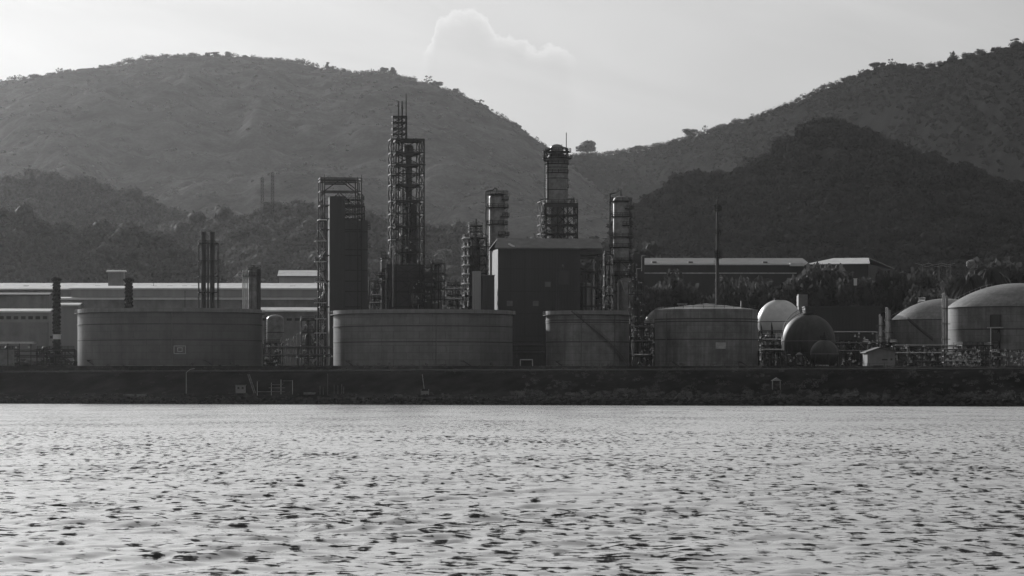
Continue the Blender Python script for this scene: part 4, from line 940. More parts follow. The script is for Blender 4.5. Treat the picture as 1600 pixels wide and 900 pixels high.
for py in (352, 358, 386, 430): deck(T, T.x(573), T.x(578), -3, -.5, T.z(py), .2)
for px in (575, 578): pipe(T, [(T.x(px), -2, T.z(486)), (T.x(px), -2, T.z(420 + px % 2 * 8)), (T.x(573), -2, T.z(420 + px % 2 * 8))], .14, 'pipe')

# twin chimneys in a frame
T = Thing('twin_chimney_stack', 'pair of slim chimneys bound in an open steel frame', 'chimney', 325, 1335)
for px, py in ((318, 362), (331.5, 362)): MB().lathe([(T.w(3.9), 0), (T.w(3.9), T.z(py + 5)), (T.w(4.3), T.z(py + 5)), (T.w(4.3), T.z(py)), (T.w(3.3), T.z(py)), (T.w(3.3), T.z(py + 3))], 16, T.x(px), 0).build('chimney', 'dark', T.o)
fr = MB(); br = MB(); truss(fr, br, [T.x(310.5), T.x(325), T.x(340.5)], [-3, 3], [0] + [T.z(q) for q in (457, 432, 408, 381)], .34, .12, 'none', faces='lr'); f_ = fr.build('steel_frame', 'steel', T.o); br.build('bracing', 'steel', f_)
ladder(T, T.x(325), -1, 0, T.z(381)); ladder(T, T.x(342.5), 0, 0, T.z(390), False)
for py in (457, 432, 408, 381): deck(T, T.x(310), T.x(341), -3, 3, T.z(py), .15, py == 381)
# silos
T = Thing('silo_block', 'short ribbed silo cluster with railed top right of the twin chimneys', 'silo', 393, 1330)
for i, px in enumerate((379.5, 382.5, 386)): MB().tube((T.x(px), -1, 0), (T.x(px), -1, T.z(422)), T.w(1.1), 10).build('lit_pipe', 'white', T.o)  # white colour imitates the sunlit edges of these pipes
m = MB().lathe([(T.w(9), 0), (T.w(9), T.z(424)), (T.w(8), T.z(421)), (.05, T.z(420))], 24, T.x(397), 0); m.build('silo', 'vessel', T.o)
MB().box(T.x(401), T.x(407), -2, 3, 0, T.z(420)).build('side_duct', 'clad', T.o)
MB().box(T.x(388), T.x(392), -2.4, -1, 0, T.z(424)).build('side_duct', 'vessel', T.o)
deck(T, T.x(378), T.x(407), -3, 3, T.z(431), .2); deck(T, T.x(386), T.x(407), -3, 3, T.z(420), .2)

# slim mast with baskets on the right
T = Thing('vent_stack', 'single slim vent stack with basket platforms behind the cone-roofed tank', 'vent stack', 1121, 1290, yaw=0)
MB().lathe([(T.w(2.6), 0), (T.w(2.4), T.z(410)), (T.w(1.9), T.z(340)), (T.w(1.5), T.z(322)), (T.w(1.0), T.z(319))], 12).build('stack_pipe', 'dark', T.o)
MB().lathe([(T.w(.8), T.z(320)), (T.w(1.9), T.z(317)), (T.w(1.9), T.z(313)), (T.w(1.2), T.z(312))], 12).build('vent_head', 'dark', T.o)
for py in (325, 329, 364, 396, 402): round_deck(T, 0, 0, .4, T.w(5.5), T.z(py))
for a in (326, 357, 394): pipe(T, [(T.w(2), 0, T.z(a)), (T.w(6.5), 0, T.z(a)), (T.w(6.5), 0, T.z(a + 10)), (T.w(2), 0, T.z(a + 10))], .09, 'steel', 'basket_hoop')
ladder(T, -.9, -.3, 0, T.z(322), False)
# lattice masts on the hill
for px, top_, bot, lb, Yo in ((410, 278, 352, 'left and shorter lattice mast on the wooded rise', 3900), (426, 270, 346, 'right and taller lattice mast on the wooded rise', 3880)):
    Yh = Yo; T = Thing('lattice_mast', lb, 'mast', px, Yh, 'lattice masts on the wooded rise', zb=WZ(bot + 14, Yh), yaw=0)
    fr = MB(); br = MB(); w = T.w(2.0); zs = [0] + [T.z(q) for q in np.linspace(bot, top_, 14)]; truss(fr, br, [-w, w], [-w, w], zs, .42, .22, 'x'); f_ = fr.build('mast_frame', 'steel', T.o); br.build('bracing', 'steel', f_)
    for k in range(4): a = k * pi / 2 + .4; MB().box(2 * cos(a) - .25, 2 * cos(a) + .25, 2 * sin(a) - .25, 2 * sin(a) + .25, T.z(top_ + 4), T.z(top_ + .5)).build('antenna', 'concrete', T.o)
    m = MB()
    for k in (-1, 1): m.bar((0, 0, T.z(top_ + 4)), (k * T.w(4), 0, 0), .12)
    m.build('guy_wire', 'steel', T.o); MB().bar((0, 0, T.z(top_)), (0, 0, T.z(top_ - 4)), .2).build('antenna_rod', 'steel', T.o)

# ------------------------------------------------------------------ the big dark building
T = Thing('process_hall', 'large windowless dark sheet-clad hall with a lean roof edge, in the centre', 'industrial hall', 778, 1268)
x0, x1, D = 0, T.x(908), 17; He = T.z(389)
MB().box(x0, x1, 0, D, 0, He).build('wall', 'clad', T.o)
xr2 = T.x(943)
m = MB(); t_ = .45; rise = 3.6; A = [(x0 - 1.2, -.8, He + .01), (xr2, -.8, He + .01), (xr2, D * .5, He + rise), (x0 - 1.2 + 2, D * .5, He + rise), (xr2, D + .8, He + .01), (x0 - 1.2, D + .8, He + .01)]
vs = A + [(a, b, c + t_) for a, b, c in A]; m.add(vs, [(0, 3, 2, 1), (3, 5, 4, 2), (6, 7, 8, 9), (9, 8, 10, 11), (0, 1, 7, 6), (1, 2, 8, 7), (2, 4, 10, 8), (4, 5, 11, 10), (5, 3, 9, 11), (3, 0, 6, 9)]); m.build('roof', 'roof_dark', T.o)
MB().bar((T.x(795), .8, He + 1.9), (T.x(804), .2, He + .8), .25, .6).build('roof_light_strip', 'white', T.o)
m = MB(); m.bar((xr2 - .3, 0, 0), (xr2 - .3, 0, He), .35); m.bar((T.x(935), 0, 0), (T.x(935), 0, He), .35)
for py in (400, 424, 448, 478): m.bar((x1, 0, T.z(py)), (xr2, 0, T.z(py)), .4, .5); m.bar((x1, D, T.z(py)), (xr2, D, T.z(py)), .4, .5)
m.bar((xr2 - .3, 0, T.z(448)), (T.x(935), 0, T.z(400)), .25); m.bar((xr2 - .3, 0, T.z(478)), (T.x(935), 0, T.z(448)), .25); m.bar((xr2 - .3, D, 0), (xr2 - .3, D, He), .35); bay = m.build('open_bay_frame', 'steel', T.o)
MB().box(x1, xr2, -.3, D, T.z(397), He - .3).build('bay_beam', 'dark', bay)
for px in (914, 919, 928): pipe(T, [(T.x(px), 3, 0), (T.x(px), 3, T.z(426)), (T.x(px + 8), 3, T.z(424))], .35, 'pipe_dark')
MB().lathe([(2.6, 0), (2.6, T.z(446)), (1.8, T.z(442)), (.05, T.z(440))], 18, T.x(921), 6).build('drum', 'vessel', T.o)
# low annex and pale end wall on the left
MB().box(T.x(752), T.x(771), -3, 4, 0, T.z(431)).build('annex_wall', 'clad', T.o); MB().box(T.x(751), T.x(772), -3.3, 4.3, T.z(431) + .01, T.z(430)).build('annex_roof', 'roof_dark', T.o)
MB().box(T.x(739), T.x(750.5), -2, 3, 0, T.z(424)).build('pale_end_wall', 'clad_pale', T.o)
# door-like panels and pipes on the front
m = MB(); m.bar((T.x(870), -.12, T.z(570)), (T.x(870), -.12, T.z(418)), .22); m.bar((T.x(873), -.12, T.z(570)), (T.x(873), -.12, T.z(424)), .16); m.build('downpipe', 'pipe_dark', T.o)
MB().box(T.x(874), T.x(890), -.3, -.05, T.z(444), T.z(423)).build('louvre_panel', 'dark', T.o)
m = MB(); m.tube((T.x(880), -.8, T.z(418)), (T.x(880), 0, T.z(414)), .35, 10); m.build('wall_lamp', 'steel_pale', T.o)
for px in (798, 820, 842, 864, 893): MB().box(T.x(px) - .06, T.x(px) + .06, -.06, -.003, 0, He - .2).build('cladding_joint', 'steel', T.o)
for py in (420, 455, 490, 525): MB().box(.2, x1 - .2, -.09, -.062, T.z(py) - .09, T.z(py) + .09).build('girt_line', 'steel', T.o)
for px, py in ((792, 470), (833, 470), (852, 440)): MB().box(T.x(px), T.x(px + 9), -.3, -.1, T.z(py + 8), T.z(py)).build('louvre', 'tank_trim', T.o)
for z in (534, 540, 548): MB().bar((T.x(800), -2, T.z(z)), (T.x(845), -2, T.z(z)), .25).build('walkway_rail', 'steel', T.o)

# ------------------------------------------------------------------ low buildings
def hall(name, label, cat, px0, px1, pyeave, pyridge, Y, depth=26, wall='wall', roof='roof', group=None, windows=None, yaw=.02, fascia=True, zb=None, hip=0):
    T = Thing(name, label, cat, (px0 + px1) / 2, Y, group, yaw=yaw, zb=zb); a, b = T.x(px0), T.x(px1); He = T.z(pyeave)
    hr = (HZ - pyridge) * (Y + depth / 2) / F + EYE - T.zb
    m = MB(); m.box(a, b, 0, depth, 0, He - .02)
    if not hip: m.add([(a, 0, He - .02), (a, depth, He - .02), (a, depth / 2, hr - .1), (b, 0, He - .02), (b, depth, He - .02), (b, depth / 2, hr - .1)], [(0, 2, 1), (3, 4, 5)])
    m.build('wall', wall, T.o)
    e = .8; t_ = .22; A = [(a - e, -e, He), (b + e, -e, He), (b + e - hip, depth / 2, hr), (a - e + hip, depth / 2, hr), (b + e, depth + e, He), (a - e, depth + e, He)]
    m = MB(); m.add(A + [(x, y, z + t_) for x, y, z in A], [(0, 3, 2, 1), (3, 5, 4, 2), (6, 7, 8, 9), (9, 8, 10, 11), (0, 1, 7, 6), (1, 2, 8, 7), (2, 4, 10, 8), (4, 5, 11, 10), (5, 3, 9, 11), (3, 0, 6, 9)]); m.build('roof', roof, T.o)
    if fascia: MB().box(a - e, b + e, -e - .25, -e - .02, He - .35, He + .25).build('gutter', 'white' if fascia == 'white' else 'roof_dark', T.o)
    if windows:
        py0, py1, n = windows
        for i in range(n):
            w = (b - a) / n; xa = a + w * (i + .18); xb = a + w * (i + .82); f_ = MB().box(xa, xb, -.12, -.003, T.z(py1), T.z(py0)).build('window', 'steel', T.o); MB().box(xa + .25, xb - .25, -.16, -.125, T.z(py1) + .2, T.z(py0) - .2).build('pane', 'glass', f_)
    return T
Hh = hall('warehouse', 'very long pale-roofed warehouse running behind everything on the left', 'warehouse', -60, 505, 452, 443, 1640, 60, roof='roof', fascia='white')
for px in (36, 78, 148, 237, 262, 285, 300, 455): MB().box(Hh.x(px) - 1.2, Hh.x(px) + 1.2, 14, 17, Hh.z(450), Hh.z(445)).build('roof_vent', 'roof_dark', Hh.o)
Hh = hall('warehouse', 'two-step warehouse with a bright roof edge behind the largest tank', 'warehouse', 112, 497, 451, 447.5, 1560, 26, 'clad_pale', 'roof', fascia='white')
MB().box(Hh.x(96), Hh.x(497), -12, -.9, 0, Hh.z(467)).build('lower_wall', 'wall', Hh.o)
MB().add([(Hh.x(96), -12.8, Hh.z(468)), (Hh.x(498), -12.8, Hh.z(468)), (Hh.x(498), -.4, Hh.z(464)), (Hh.x(96), -.4, Hh.z(464))], [(0, 1, 2, 3)]).build('lower_roof', 'roof', Hh.o)
MB().box(Hh.x(96), Hh.x(498), -13.1, -12.85, Hh.z(469.5), Hh.z(467)).build('gutter', 'white', Hh.o)
hall('roof_hut', 'small square hut with white cap rising over the left warehouses', 'hut', 169, 193, 424, 423, 1650, 8, 'wall', 'white', zb=WZ(452, 1650), fascia='white')
Hh = hall('gabled_shed', 'grey gabled shed at the left edge in front of the long pale roof', 'shed', -40, 74, 461, 458, 1500, 20, 'wall', 'roof_dark')
Hh = hall('office_block', 'low block with a bright roof edge and a dark window band at the left edge', 'office block', -60, 76, 487, 483, 1430, 16, 'clad_pale', 'roof', windows=(494, 499, 12), fascia='white')
MB().box(Hh.x(-60), Hh.x(76), -6, -.5, 0, Hh.z(504)).build('porch', 'wall', Hh.o)
hall('storehouse', 'plain pale storehouse between the ivy stack and the largest tank', 'storehouse', 96, 122, 477, 474, 1400, 16, 'clad_pale', 'roof', fascia='white')
hall('back_hall', 'pale hall with a wide gable just left of the clad shaft tower', 'hall', 436, 500, 432, 423, 1760, 30, 'clad_pale', 'roof', zb=WZ(452, 1760))
Hh = hall('pump_house', 'flat grey building seen in the gap between the two widest tanks', 'pump house', 408, 496, 486, 481, 1420, 14, 'wall', 'roof', windows=(497, 501, 7), fascia='white')
# left low canopy
T = Thing('loading_canopy', 'low canopy with a bright flat roof at the left edge above the berm', 'canopy', 10, 1235, yaw=0)
MB().box(T.x(-60), T.x(54), -3, 5, T.z(537), T.z(534)).build('roof', 'roof', T.o)
for px in (-40, -10, 14, 32, 50): MB().bar((T.x(px), -2.6, 0), (T.x(px), -2.6, T.z(537)), .25).build('post', 'steel', T.o)
for px in (27, 47): MB().ball((T.x(px), -3.2, T.z(543)), .32).build('lamp', 'white', T.o)
MB().box(T.x(-60), T.x(20), 1, 4, 0, T.z(546)).build('back_wall', 'concrete', T.o)
T = Thing('site_cabin', 'small bright box cabin at the foot of the left ivy-covered stack', 'cabin', 89, 1300, yaw=-.3)
MB().box(-1.1, 1.1, -1, 1, T.z(530), T.z(523)).build('wall', 'white', T.o); MB().box(-1.3, 1.3, -1.2, 1.2, T.z(523) + .01, T.z(523) + .15).build('roof', 'white', T.o)
for a in (-1, 1): MB().bar((a, 0, 0), (a, 0, T.z(530)), .2).build('leg', 'steel', T.o)
MB().box(-2.3, -1.12, -.8, .8, T.z(529), T.z(525)).build('side_box', 'steel', T.o)

# ivy-covered stacks on the left
for px0, px1, top_, Y, lb in ((82, 95, 437, 1310, 'left and fully visible ivy-covered stack by the pale storehouse'), (194.5, 208, 438, 1330, 'ivy-covered stack rising behind the largest tank')):
    T = Thing('overgrown_stack', lb, 'stack', (px0 + px1) / 2, Y, 'overgrown stacks', yaw=0); r = (px1 - px0) / 2 * T.k; H = T.z(top_)
    MB().lathe([(r * .8, 0), (r * .78, H)], 14).build('stack_shell', 'dark', T.o)
    lob = [(r * .2 * cos(k * 2.4), r * .2 * sin(k * 2.4), H * (k + .5) / 60, r * (.74 + .05 * sin(k * 1.7)), H / 45) for k in range(60)] + [(0, 0, H, r * 1.15, .7)]
    V, Q = leaf_mesh('ivy', lob, 9000, .36, 9); o = bpy.data.objects.new('ivy', mesh_np('ivy', V, Q, False, MT['ivy'])); COL.objects.link(o); o.parent = T.o

# right-hand back buildings
Hh = hall('warehouse', 'long dim-roofed warehouse behind the slim vent stack', 'warehouse', 1003, 1262, 413, 404, 1620, 60, 'clad', 'roof_dark', fascia='white', zb=None)
MB().box(Hh.x(1003), Hh.x(1240), -14, -1, 0, Hh.z(428)).build('lower_wall', 'clad', Hh.o)
MB().box(Hh.x(1003), Hh.x(1240), -14.3, -14.02, Hh.z(429.2), Hh.z(427.5)).build('gutter', 'steel_pale', Hh.o)
for px in (1023, 1080, 1197): MB().box(Hh.x(px) - 1, Hh.x(px) + 1, 4, 6, Hh.z(414), Hh.z(408)).build('roof_vent', 'roof_dark', Hh.o)
MB().box(Hh.x(1234), Hh.x(1256), -3, 2, Hh.z(416), Hh.z(411)).build('rooftop_plant', 'white', Hh.o)
hall('warehouse', 'dark warehouse with a bright slanting roof end at right, behind the trees', 'warehouse', 1262, 1357, 413, 404, 1560, 70, 'clad', 'roof', yaw=-.25, fascia=False, hip=6)
T = Thing('dark_wall_block', 'long plain dark block right of the large dark sphere', 'building', 1318, 1330, yaw=0)
MB().box(T.x(1258), T.x(1377), 0, 12, 0, T.z(480)).build('wall', 'clad', T.o); MB().box(T.x(1257), T.x(1378), -.3, 12.3, T.z(480) + .01, T.z(478.5)).build('parapet', 'dark', T.o)
T = Thing('chimney_vent', 'short square vent with a lit edge beside the white sphere top', 'vent', 1255, 1352, yaw=.1)
MB().box(T.x(1248), T.x(1262), 0, 3, 0, T.z(460)).build('vent_body', 'tank_trim', T.o); MB().box(T.x(1247), T.x(1248), -.2, 3, T.z(478), T.z(462)).build('painted_lit_strip', 'white', T.o)  # white strip paints the vent's sunlit left edge
T = Thing('gatehouse', 'small pale gabled gatehouse on the right berm', 'gatehouse', 1377, 1180, yaw=.12)
hw = T.w(22); m = MB(); m.prism([(-hw, 0), (hw, 0), (hw, T.z(549)), (-hw * .1, T.z(544)), (-hw, T.z(551))], 0, 7); m.build('wall', 'wall', T.o)
m = MB(); m.prism([(-hw - .7, T.z(551.5)), (-hw * .1, T.z(543.5)), (hw + 1.2, T.z(550)), (hw + 1.2, T.z(550) + .25), (-hw * .1, T.z(543.5) + .25), (-hw - .7, T.z(551.5) + .25)], -.8, 7.5); m.build('roof', 'roof_dark', T.o)
f_ = MB().box(.2, 2.0, -.1, -.004, T.z(563), T.z(561)).build('window', 'dark', T.o); MB().box(3, 3.6, -.1, -.004, T.z(563), T.z(560)).build('window', 'dark', T.o); MB().box(-2.6, .6, -.1, -.004, 0, T.z(571)).build('door', 'dark', T.o)
# pale upright pipes left of tank 5 and between the domes
for px, py0, py1, Y, lb, wpx in ((1389, 481, 533, 1290, 'pale upright vessel pair at the left side of the smaller domed tank', 2.4), (1478, 459, 535, 1240, 'tall pale pipe stack between the two domed tanks', 2.6), (1377, 492, 530, 1270, 'short glinting pipe bundle right of the plain dark block', 1.6)):
    T = Thing('pipe_stack', lb, 'pipe stack', px, Y, None, yaw=0)
    for k, dx in enumerate((-1, .5)): MB().lathe([(wpx * T.k * (1 - .3 * k), 0), (wpx * T.k * (1 - .3 * k), T.z(py0 + k * 4)), (.05, T.z(py0 + k * 4) + .3)], 12, dx * wpx * 1.4 * T.k, k * .8).build('pipe', 'pipe' if k == 0 else 'tank_pale', T.o)
    for k in range(4): z = T.z(py0) * (k + 1) / 5; MB().box(-1.4, 1.4, -.6, 1, z, z + .2).build('bracket', 'steel', T.o)

# ------------------------------------------------------------------ pipe racks and yard
def pipe_rack(px0, px1, Y, label, pys, seed, npipe=4, name='pipe_rack', bright=.35, group='pipe racks in the yard', nvalve=0, yaw=0, dep=4, bay=9):
    T = Thing(name, label, 'pipe rack', (px0 + px1) / 2, Y, group, yaw=yaw); g = random.Random(seed); a, b = T.x(px0), T.x(px1); m = MB(); n = max(2, int((b - a) / bay) + 1)
    for i in range(n):
        x = a + (b - a) * i / (n - 1)
        for y in (0, dep): m.bar((x, y, 0), (x, y, T.z(pys[0])), .26)
        for py in pys: m.bar((x, 0, T.z(py)), (x, dep, T.z(py)), .26)
    for py in pys: m.bar((a, 0, T.z(py) - .2), (b, 0, T.z(py) - .2), .16, .28)
    m.build('rack_frame', 'steel', T.o)
    for py in pys:
        for k in range(npipe):
            r = g.uniform(.12, .26); y = dep * (k + .5) / npipe; z = T.z(py) + r + .14; e0, e1 = a + g.uniform(0, 2), b - g.uniform(0, 2)
            pts = [(e0, y, z), (e1, y, z)]
            if g.random() < .4: pts = [(e0, y, z - g.uniform(1, 2.5))] + pts
            pipe(T, pts, r, 'pipe' if g.random() < bright else 'pipe_dark')
    if nvalve: valves(T, (a, b, -1.2, -.3, .3, T.z(pys[0])), nvalve, seed, .34, 'pipe')
    return T
pipe_rack(-40, 118, 1262, 'dim low pipe rack left of the largest tank', (548, 557), 1, 3, bright=.1)
pipe_rack(411, 519, 1262, 'pipe rack across the gap between the two widest tanks', (544, 556), 2, 4, nvalve=22)
pipe_rack(673, 738, 1330, 'bright high pipe bridge between the tallest tower and the landing rack', (452, 468), 3, 3, bright=.8)
pipe_rack(800, 852, 1240, 'low pipes in front of the dark hall', (540, 552), 4, 3, bright=.1)
pipe_rack(985, 1022, 1226, 'cluttered pipe rack right of the stair tank', (512, 534, 556), 5, 3, nvalve=30, bay=4)
pipe_rack(1186, 1226, 1205, 'bright flat pipe run on posts right of the cone-roofed tank', (548,), 6, 5, bright=.9, bay=1.8)
pipe_rack(1186, 1245, 1262, 'valve-studded pipe rack under the white sphere', (518, 532), 7, 3, nvalve=18)
pipe_rack(1300, 1372, 1250, 'dark pipe rack with scattered glints below the plain dark block', (520, 537, 550), 8, 3, nvalve=26, bright=.2)
pipe_rack(1395, 1500, 1215, 'long pipe rack across the foot of the smaller domed tank', (541, 553, 566), 9, 4, nvalve=50, bright=.12, bay=5)
pipe_rack(1475, 1532, 1190, 'crowded glinting valve rack left of the lit post', (548, 557, 566), 10, 4, nvalve=75, bright=.25, bay=3)
pipe_rack(1550, 1625, 1180, 'crowded glinting valve rack at the right edge', (548, 560), 11, 4, nvalve=60, bright=.2, bay=4)
pipe_rack(576, 600, 1282, 'small pipe bridge beside the clad shaft tower', (462, 474), 12, 2, bright=.6)
# vertical vessel and pipes in the gap
T = Thing('upright_vessel', 'dim upright round-topped vessel just right of the largest tank', 'vessel', 430, 1340, yaw=0)
shell(T, 0, 0, [(T.w(13.5), 0), (T.w(13.5), T.z(499))], 30, 'vessel'); MB().ring(T.w(13.5), T.z(520), T.z(519), .12, 30).build('band', 'steel', T.o); ladder(T, -T.w(14.5), -1, 0, T.z(494))
T = Thing('pump_skid', 'little cluster of pumps with pale pipes in the gap between the widest tanks', 'pump skid', 462, 1275, yaw=0)
for k, (px, py) in enumerate(((440, 536), (450, 530), (455, 530), (459, 526), (464, 522), (447, 538))): pipe(T, [(T.x(px), -k * .3, 0), (T.x(px), -k * .3, T.z(py)), (T.x(px + 3), -k * .3, T.z(py))], .13, 'pipe')
MB().box(T.x(436), T.x(470), -3, 1, 0, .5).build('skid_base', 'concrete', T.o); valves(T, (T.x(438), T.x(470), -3, -1, .6, T.z(524)), 9, 44, .3)
# U-shaped pipe hoops on the berm
for px0, px1, py, Y, lb in ((813, 832, 562, 1150, 'pale pipe hoop on the berm in front of the dark hall'), (1275, 1294, 571, 1120, 'pale pipe hoop on the berm below the small sphere')):
    T = Thing('pipe_hoop', lb, 'pipe hoop', (px0 + px1) / 2, Y, 'pipe hoops on the berm', yaw=0)
    m = MB().path([(T.x(px0), 0, 0), (T.x(px0), 0, T.z(py)), (T.x(px1), 0, T.z(py)), (T.x(px1), 0, 0)], .16); m.build('pipe', 'steel_pale', T.o); MB().box(T.x(px0) - .4, T.x(px1) + .4, -.4, .4, -.3, .12).build('base', 'concrete', T.o)

# ------------------------------------------------------------------ shore: berm pipe, fence, debris, rocks, scrub
def along(o_, X, dz=0):
    Y = shore(X) + o_; return Vector((X, Y, gzf(X, Y) + dz))
m = MB(); P = [along(42, X, .55) for X in range(-230, 190, 6)]
for a, b in zip(P, P[1:]): m.tube(a, b, .22, 8)
o = m.build('pipeline', 'pipe_dark'); tag(o, 'long thin pipeline along the crest of the berm below the tanks', 'pipeline')
ft = bpy.data.objects.new('post_fence', None); COL.objects.link(ft); ft.location = along(46, -230); tag(ft, 'thin wire fence running along the berm top below the tanks', 'fence')
mp_, mw = MB(), MB()
for X in range(-230, 190, 4):
    a, b = along(46, X) - ft.location, along(46, X + 4) - ft.location; mp_.bar(a, a + Vector((0, 0, 2)), .1)
    for h in (.6, 1.2, 1.9): mw.bar(a + Vector((0, 0, h)), b + Vector((0, 0, h)), .035)
mp_.build('fence_posts', 'steel', ft)['kind'] = 'stuff'; mw.build('fence_wires', 'steel', ft)
def shore_obj(name, label, cat, px, off, group=None):
    # find X for that column at that offset from the shoreline
    X = 0
    for _ in range(12): X = (px - 800) / F * (shore(X) + off)
    p = along(off, X, -.1); o = bpy.data.objects.new(name, None); COL.objects.link(o); o.location = p; tag(o, label, cat, group); k = p.y / F
    return o, k, (lambda py: (HZ - py) * k + EYE - p.z)
o, k, z = shore_obj('light_pole', 'thin lamp pole on the beach below the largest tank mark', 'lamp pole', 291, 18)
MB().tube((0, 0, 0), (0, 0, z(582)), .12, 8, .07).build('pole', 'steel_pale', o); MB().path([(0, 0, z(582)), (1.2, 0, z(577)), (2.6, 0, z(576))], .07).build('arm', 'steel_pale', o)
o, k, z = shore_obj('shore_hut', 'small pale box hut on the beach below the gap between the widest tanks', 'hut', 376, 19)
MB().box(-1.5, 1.5, -1, 1, .2, z(602)).build('wall', 'concrete', o); MB().box(-1.7, 1.7, -1.2, 1.2, z(602), z(601.5) + .1).build('roof', 'roof_dark', o); MB().box(-.9, -.3, -1.08, -1.003, z(608), z(604.5)).build('window', 'dark', o); MB().box(.4, 1.0, -1.08, -1.003, z(608), z(604.5)).build('window', 'dark', o)
o, k, z = shore_obj('leaning_post', 'pale double post leaning left on the beach beside the box hut', 'post', 397, 20)
for a in (0, .5): MB().bar((a, 0, 0), (a - 2.0, .5, z(585)), .22).build('post', 'wood', o)
MB().bar((-1.2, .25, z(598)), (-.6, .25, z(598)), .15).build('crossbar', 'wood', o)
o, k, z = shore_obj('mooring_frame', 'low timber and pipe frame on the beach right of the leaning post', 'frame', 432, 15)
for px, py in ((402, 596), (424, 598), (439, 593), (457, 594)): MB().bar(((px - 432) * k, 0, 0), ((px - 432) * k, 0, z(py)), .16).build('post', 'steel_pale', o)
for a, b, py in ((423, 442, 601), (420, 445, 606), (402, 445, 612), (442, 457, 595)): MB().bar(((a - 432) * k, -.1, z(py)), ((b - 432) * k, -.1, z(py)), .18).build('rail', 'wood', o)
o, k, z = shore_obj('timber_pile', 'low pale timber pile on the beach left of the picket stakes', 'timber pile', 483, 16)
for i in range(7): MB().tube(((-1.7), i * .3, .3 + .22 * (i % 3)), (1.5 + .1 * i, i * .3, .32 + .22 * (i % 3)), .13, 7).build('log', 'wood', o)
o, k, z = shore_obj('picket_stakes', 'row of thin upright stakes on the beach under the wide middle tank', 'stakes', 520, 17)
for px, h in ((500, 603), (505, 605), (512, 584), (522, 601), (528, 602), (534, 600), (537, 604)): MB().bar(((px - 520) * k, 0, 0), ((px - 520) * k, 0, z(h)), .12).build('stake', 'wood', o)
o, k, z = shore_obj('boat_winch', 'small pale winch box with a leaning rod on the beach under the wide middle tank', 'winch', 664, 16)
MB().box(-1.2, 1.2, -.8, .8, 0, z(608)).build('box', 'concrete', o); MB().bar((0, 0, 0), (-.8, 0, z(585)), .13).build('rod', 'steel_pale', o); MB().tube((-1, -1, z(609)), (1, -1, z(609)), .3, 10).build('drum', 'steel', o)
o, k, z = shore_obj('shore_shelter', 'tiny pale-roofed shelter on the right part of the bank', 'shelter', 1213, 24)
m = MB(); m.prism([(-1.5, z(595)), (1.5, z(595)), (0, z(590))], -1.2, 1.2); m.build('roof', 'concrete', o)
for a in (-1.1, 1.1):
    for b in (-.9, .9): MB().bar((a, b, 0), (a, b, z(595)), .15).build('post', 'wood', o)
for px, w, lb, off in ((202, 3, 'long pale driftwood heap on the beach under the largest tank', 9), (221, 2.5, 'flat plank lying right of the driftwood heap', 8), (1332, 3, 'pale slab of concrete on the right bank', 12), (1242 - 620, 2.5, 'short plank on the beach under the wide middle tank', 8)):
    o, k, z = shore_obj('driftwood', lb, 'driftwood', px, off, 'beach debris'); g = random.Random(px)
    for i in range(4): MB().tube((-w / 2 + g.uniform(-.4, .4), g.uniform(-.5, .5), .3 + .18 * i), (w / 2 + g.uniform(-.4, .4), g.uniform(-.5, .5), .35 + .15 * i), .15, 6).build('log', 'wood', o)

def rocks():
    g = np.random.default_rng(12); base = []
    for v in range(5):
        b = MB().ball((0, 0, 0), 1, 8, 5); V = np.array(b.v); V *= (1 + .35 * (g.random((len(V), 1)) - .5)); base.append((V, [f for f in b.f if len(f) == 4]))
    Vs, Qs, o = [], [], 0
    for i in range(3600):
        X = g.uniform(-260, 210); rt = g.random() < np.clip((X + 20) / 150, .25, 1)
        off = g.normal(1.0, 1.6) if g.random() < .5 or not rt else g.uniform(0, 16)
        p = along(off, X); s_ = g.uniform(.25, .75) * (1.15 if rt else .9); V, Q = base[g.integers(5)]; a = g.random() * 6.28; c, s2 = cos(a), sin(a)
        Vt = np.stack([V[:, 0] * c - V[:, 1] * s2, V[:, 0] * s2 + V[:, 1] * c, V[:, 2] * .7], 1) * s_ + np.array(p); Vs.append(Vt); Qs.append(np.array(Q) + o); o += len(V)
    ob = bpy.data.objects.new('shore_rocks', mesh_np('shore_rocks', np.concatenate(Vs), np.concatenate(Qs), False, MT['rock'])); COL.objects.link(ob)
    tag(ob, 'dark loose rocks strewn along the whole waterline', 'rocks', kind='stuff')
rocks()
def scrub(name, label, n, xr, off, hs, seed, ml='leaf'):
    g = random.Random(seed); pts, h = [], []
    for _ in range(n): p = along(g.uniform(*off), g.uniform(*xr)); pts.append((p.x, p.y, p.z)); h.append(g.uniform(*hs))
    wood(name, pts, h, label, 'scrub', seed, .5, 70, ml)
scrub('scrub', 'low bushes and weeds on the bank at right', 620, (0, 210), (4, 38), (.8, 2.6), 61)
scrub('scrub', 'sparse weeds on the berm at left', 200, (-250, 0), (5, 40), (.4, 1.3), 62)
scrub('scrub', 'hedge-like scrub along the berm top', 420, (-250, 210), (41, 56), (.5, 2.1), 63)

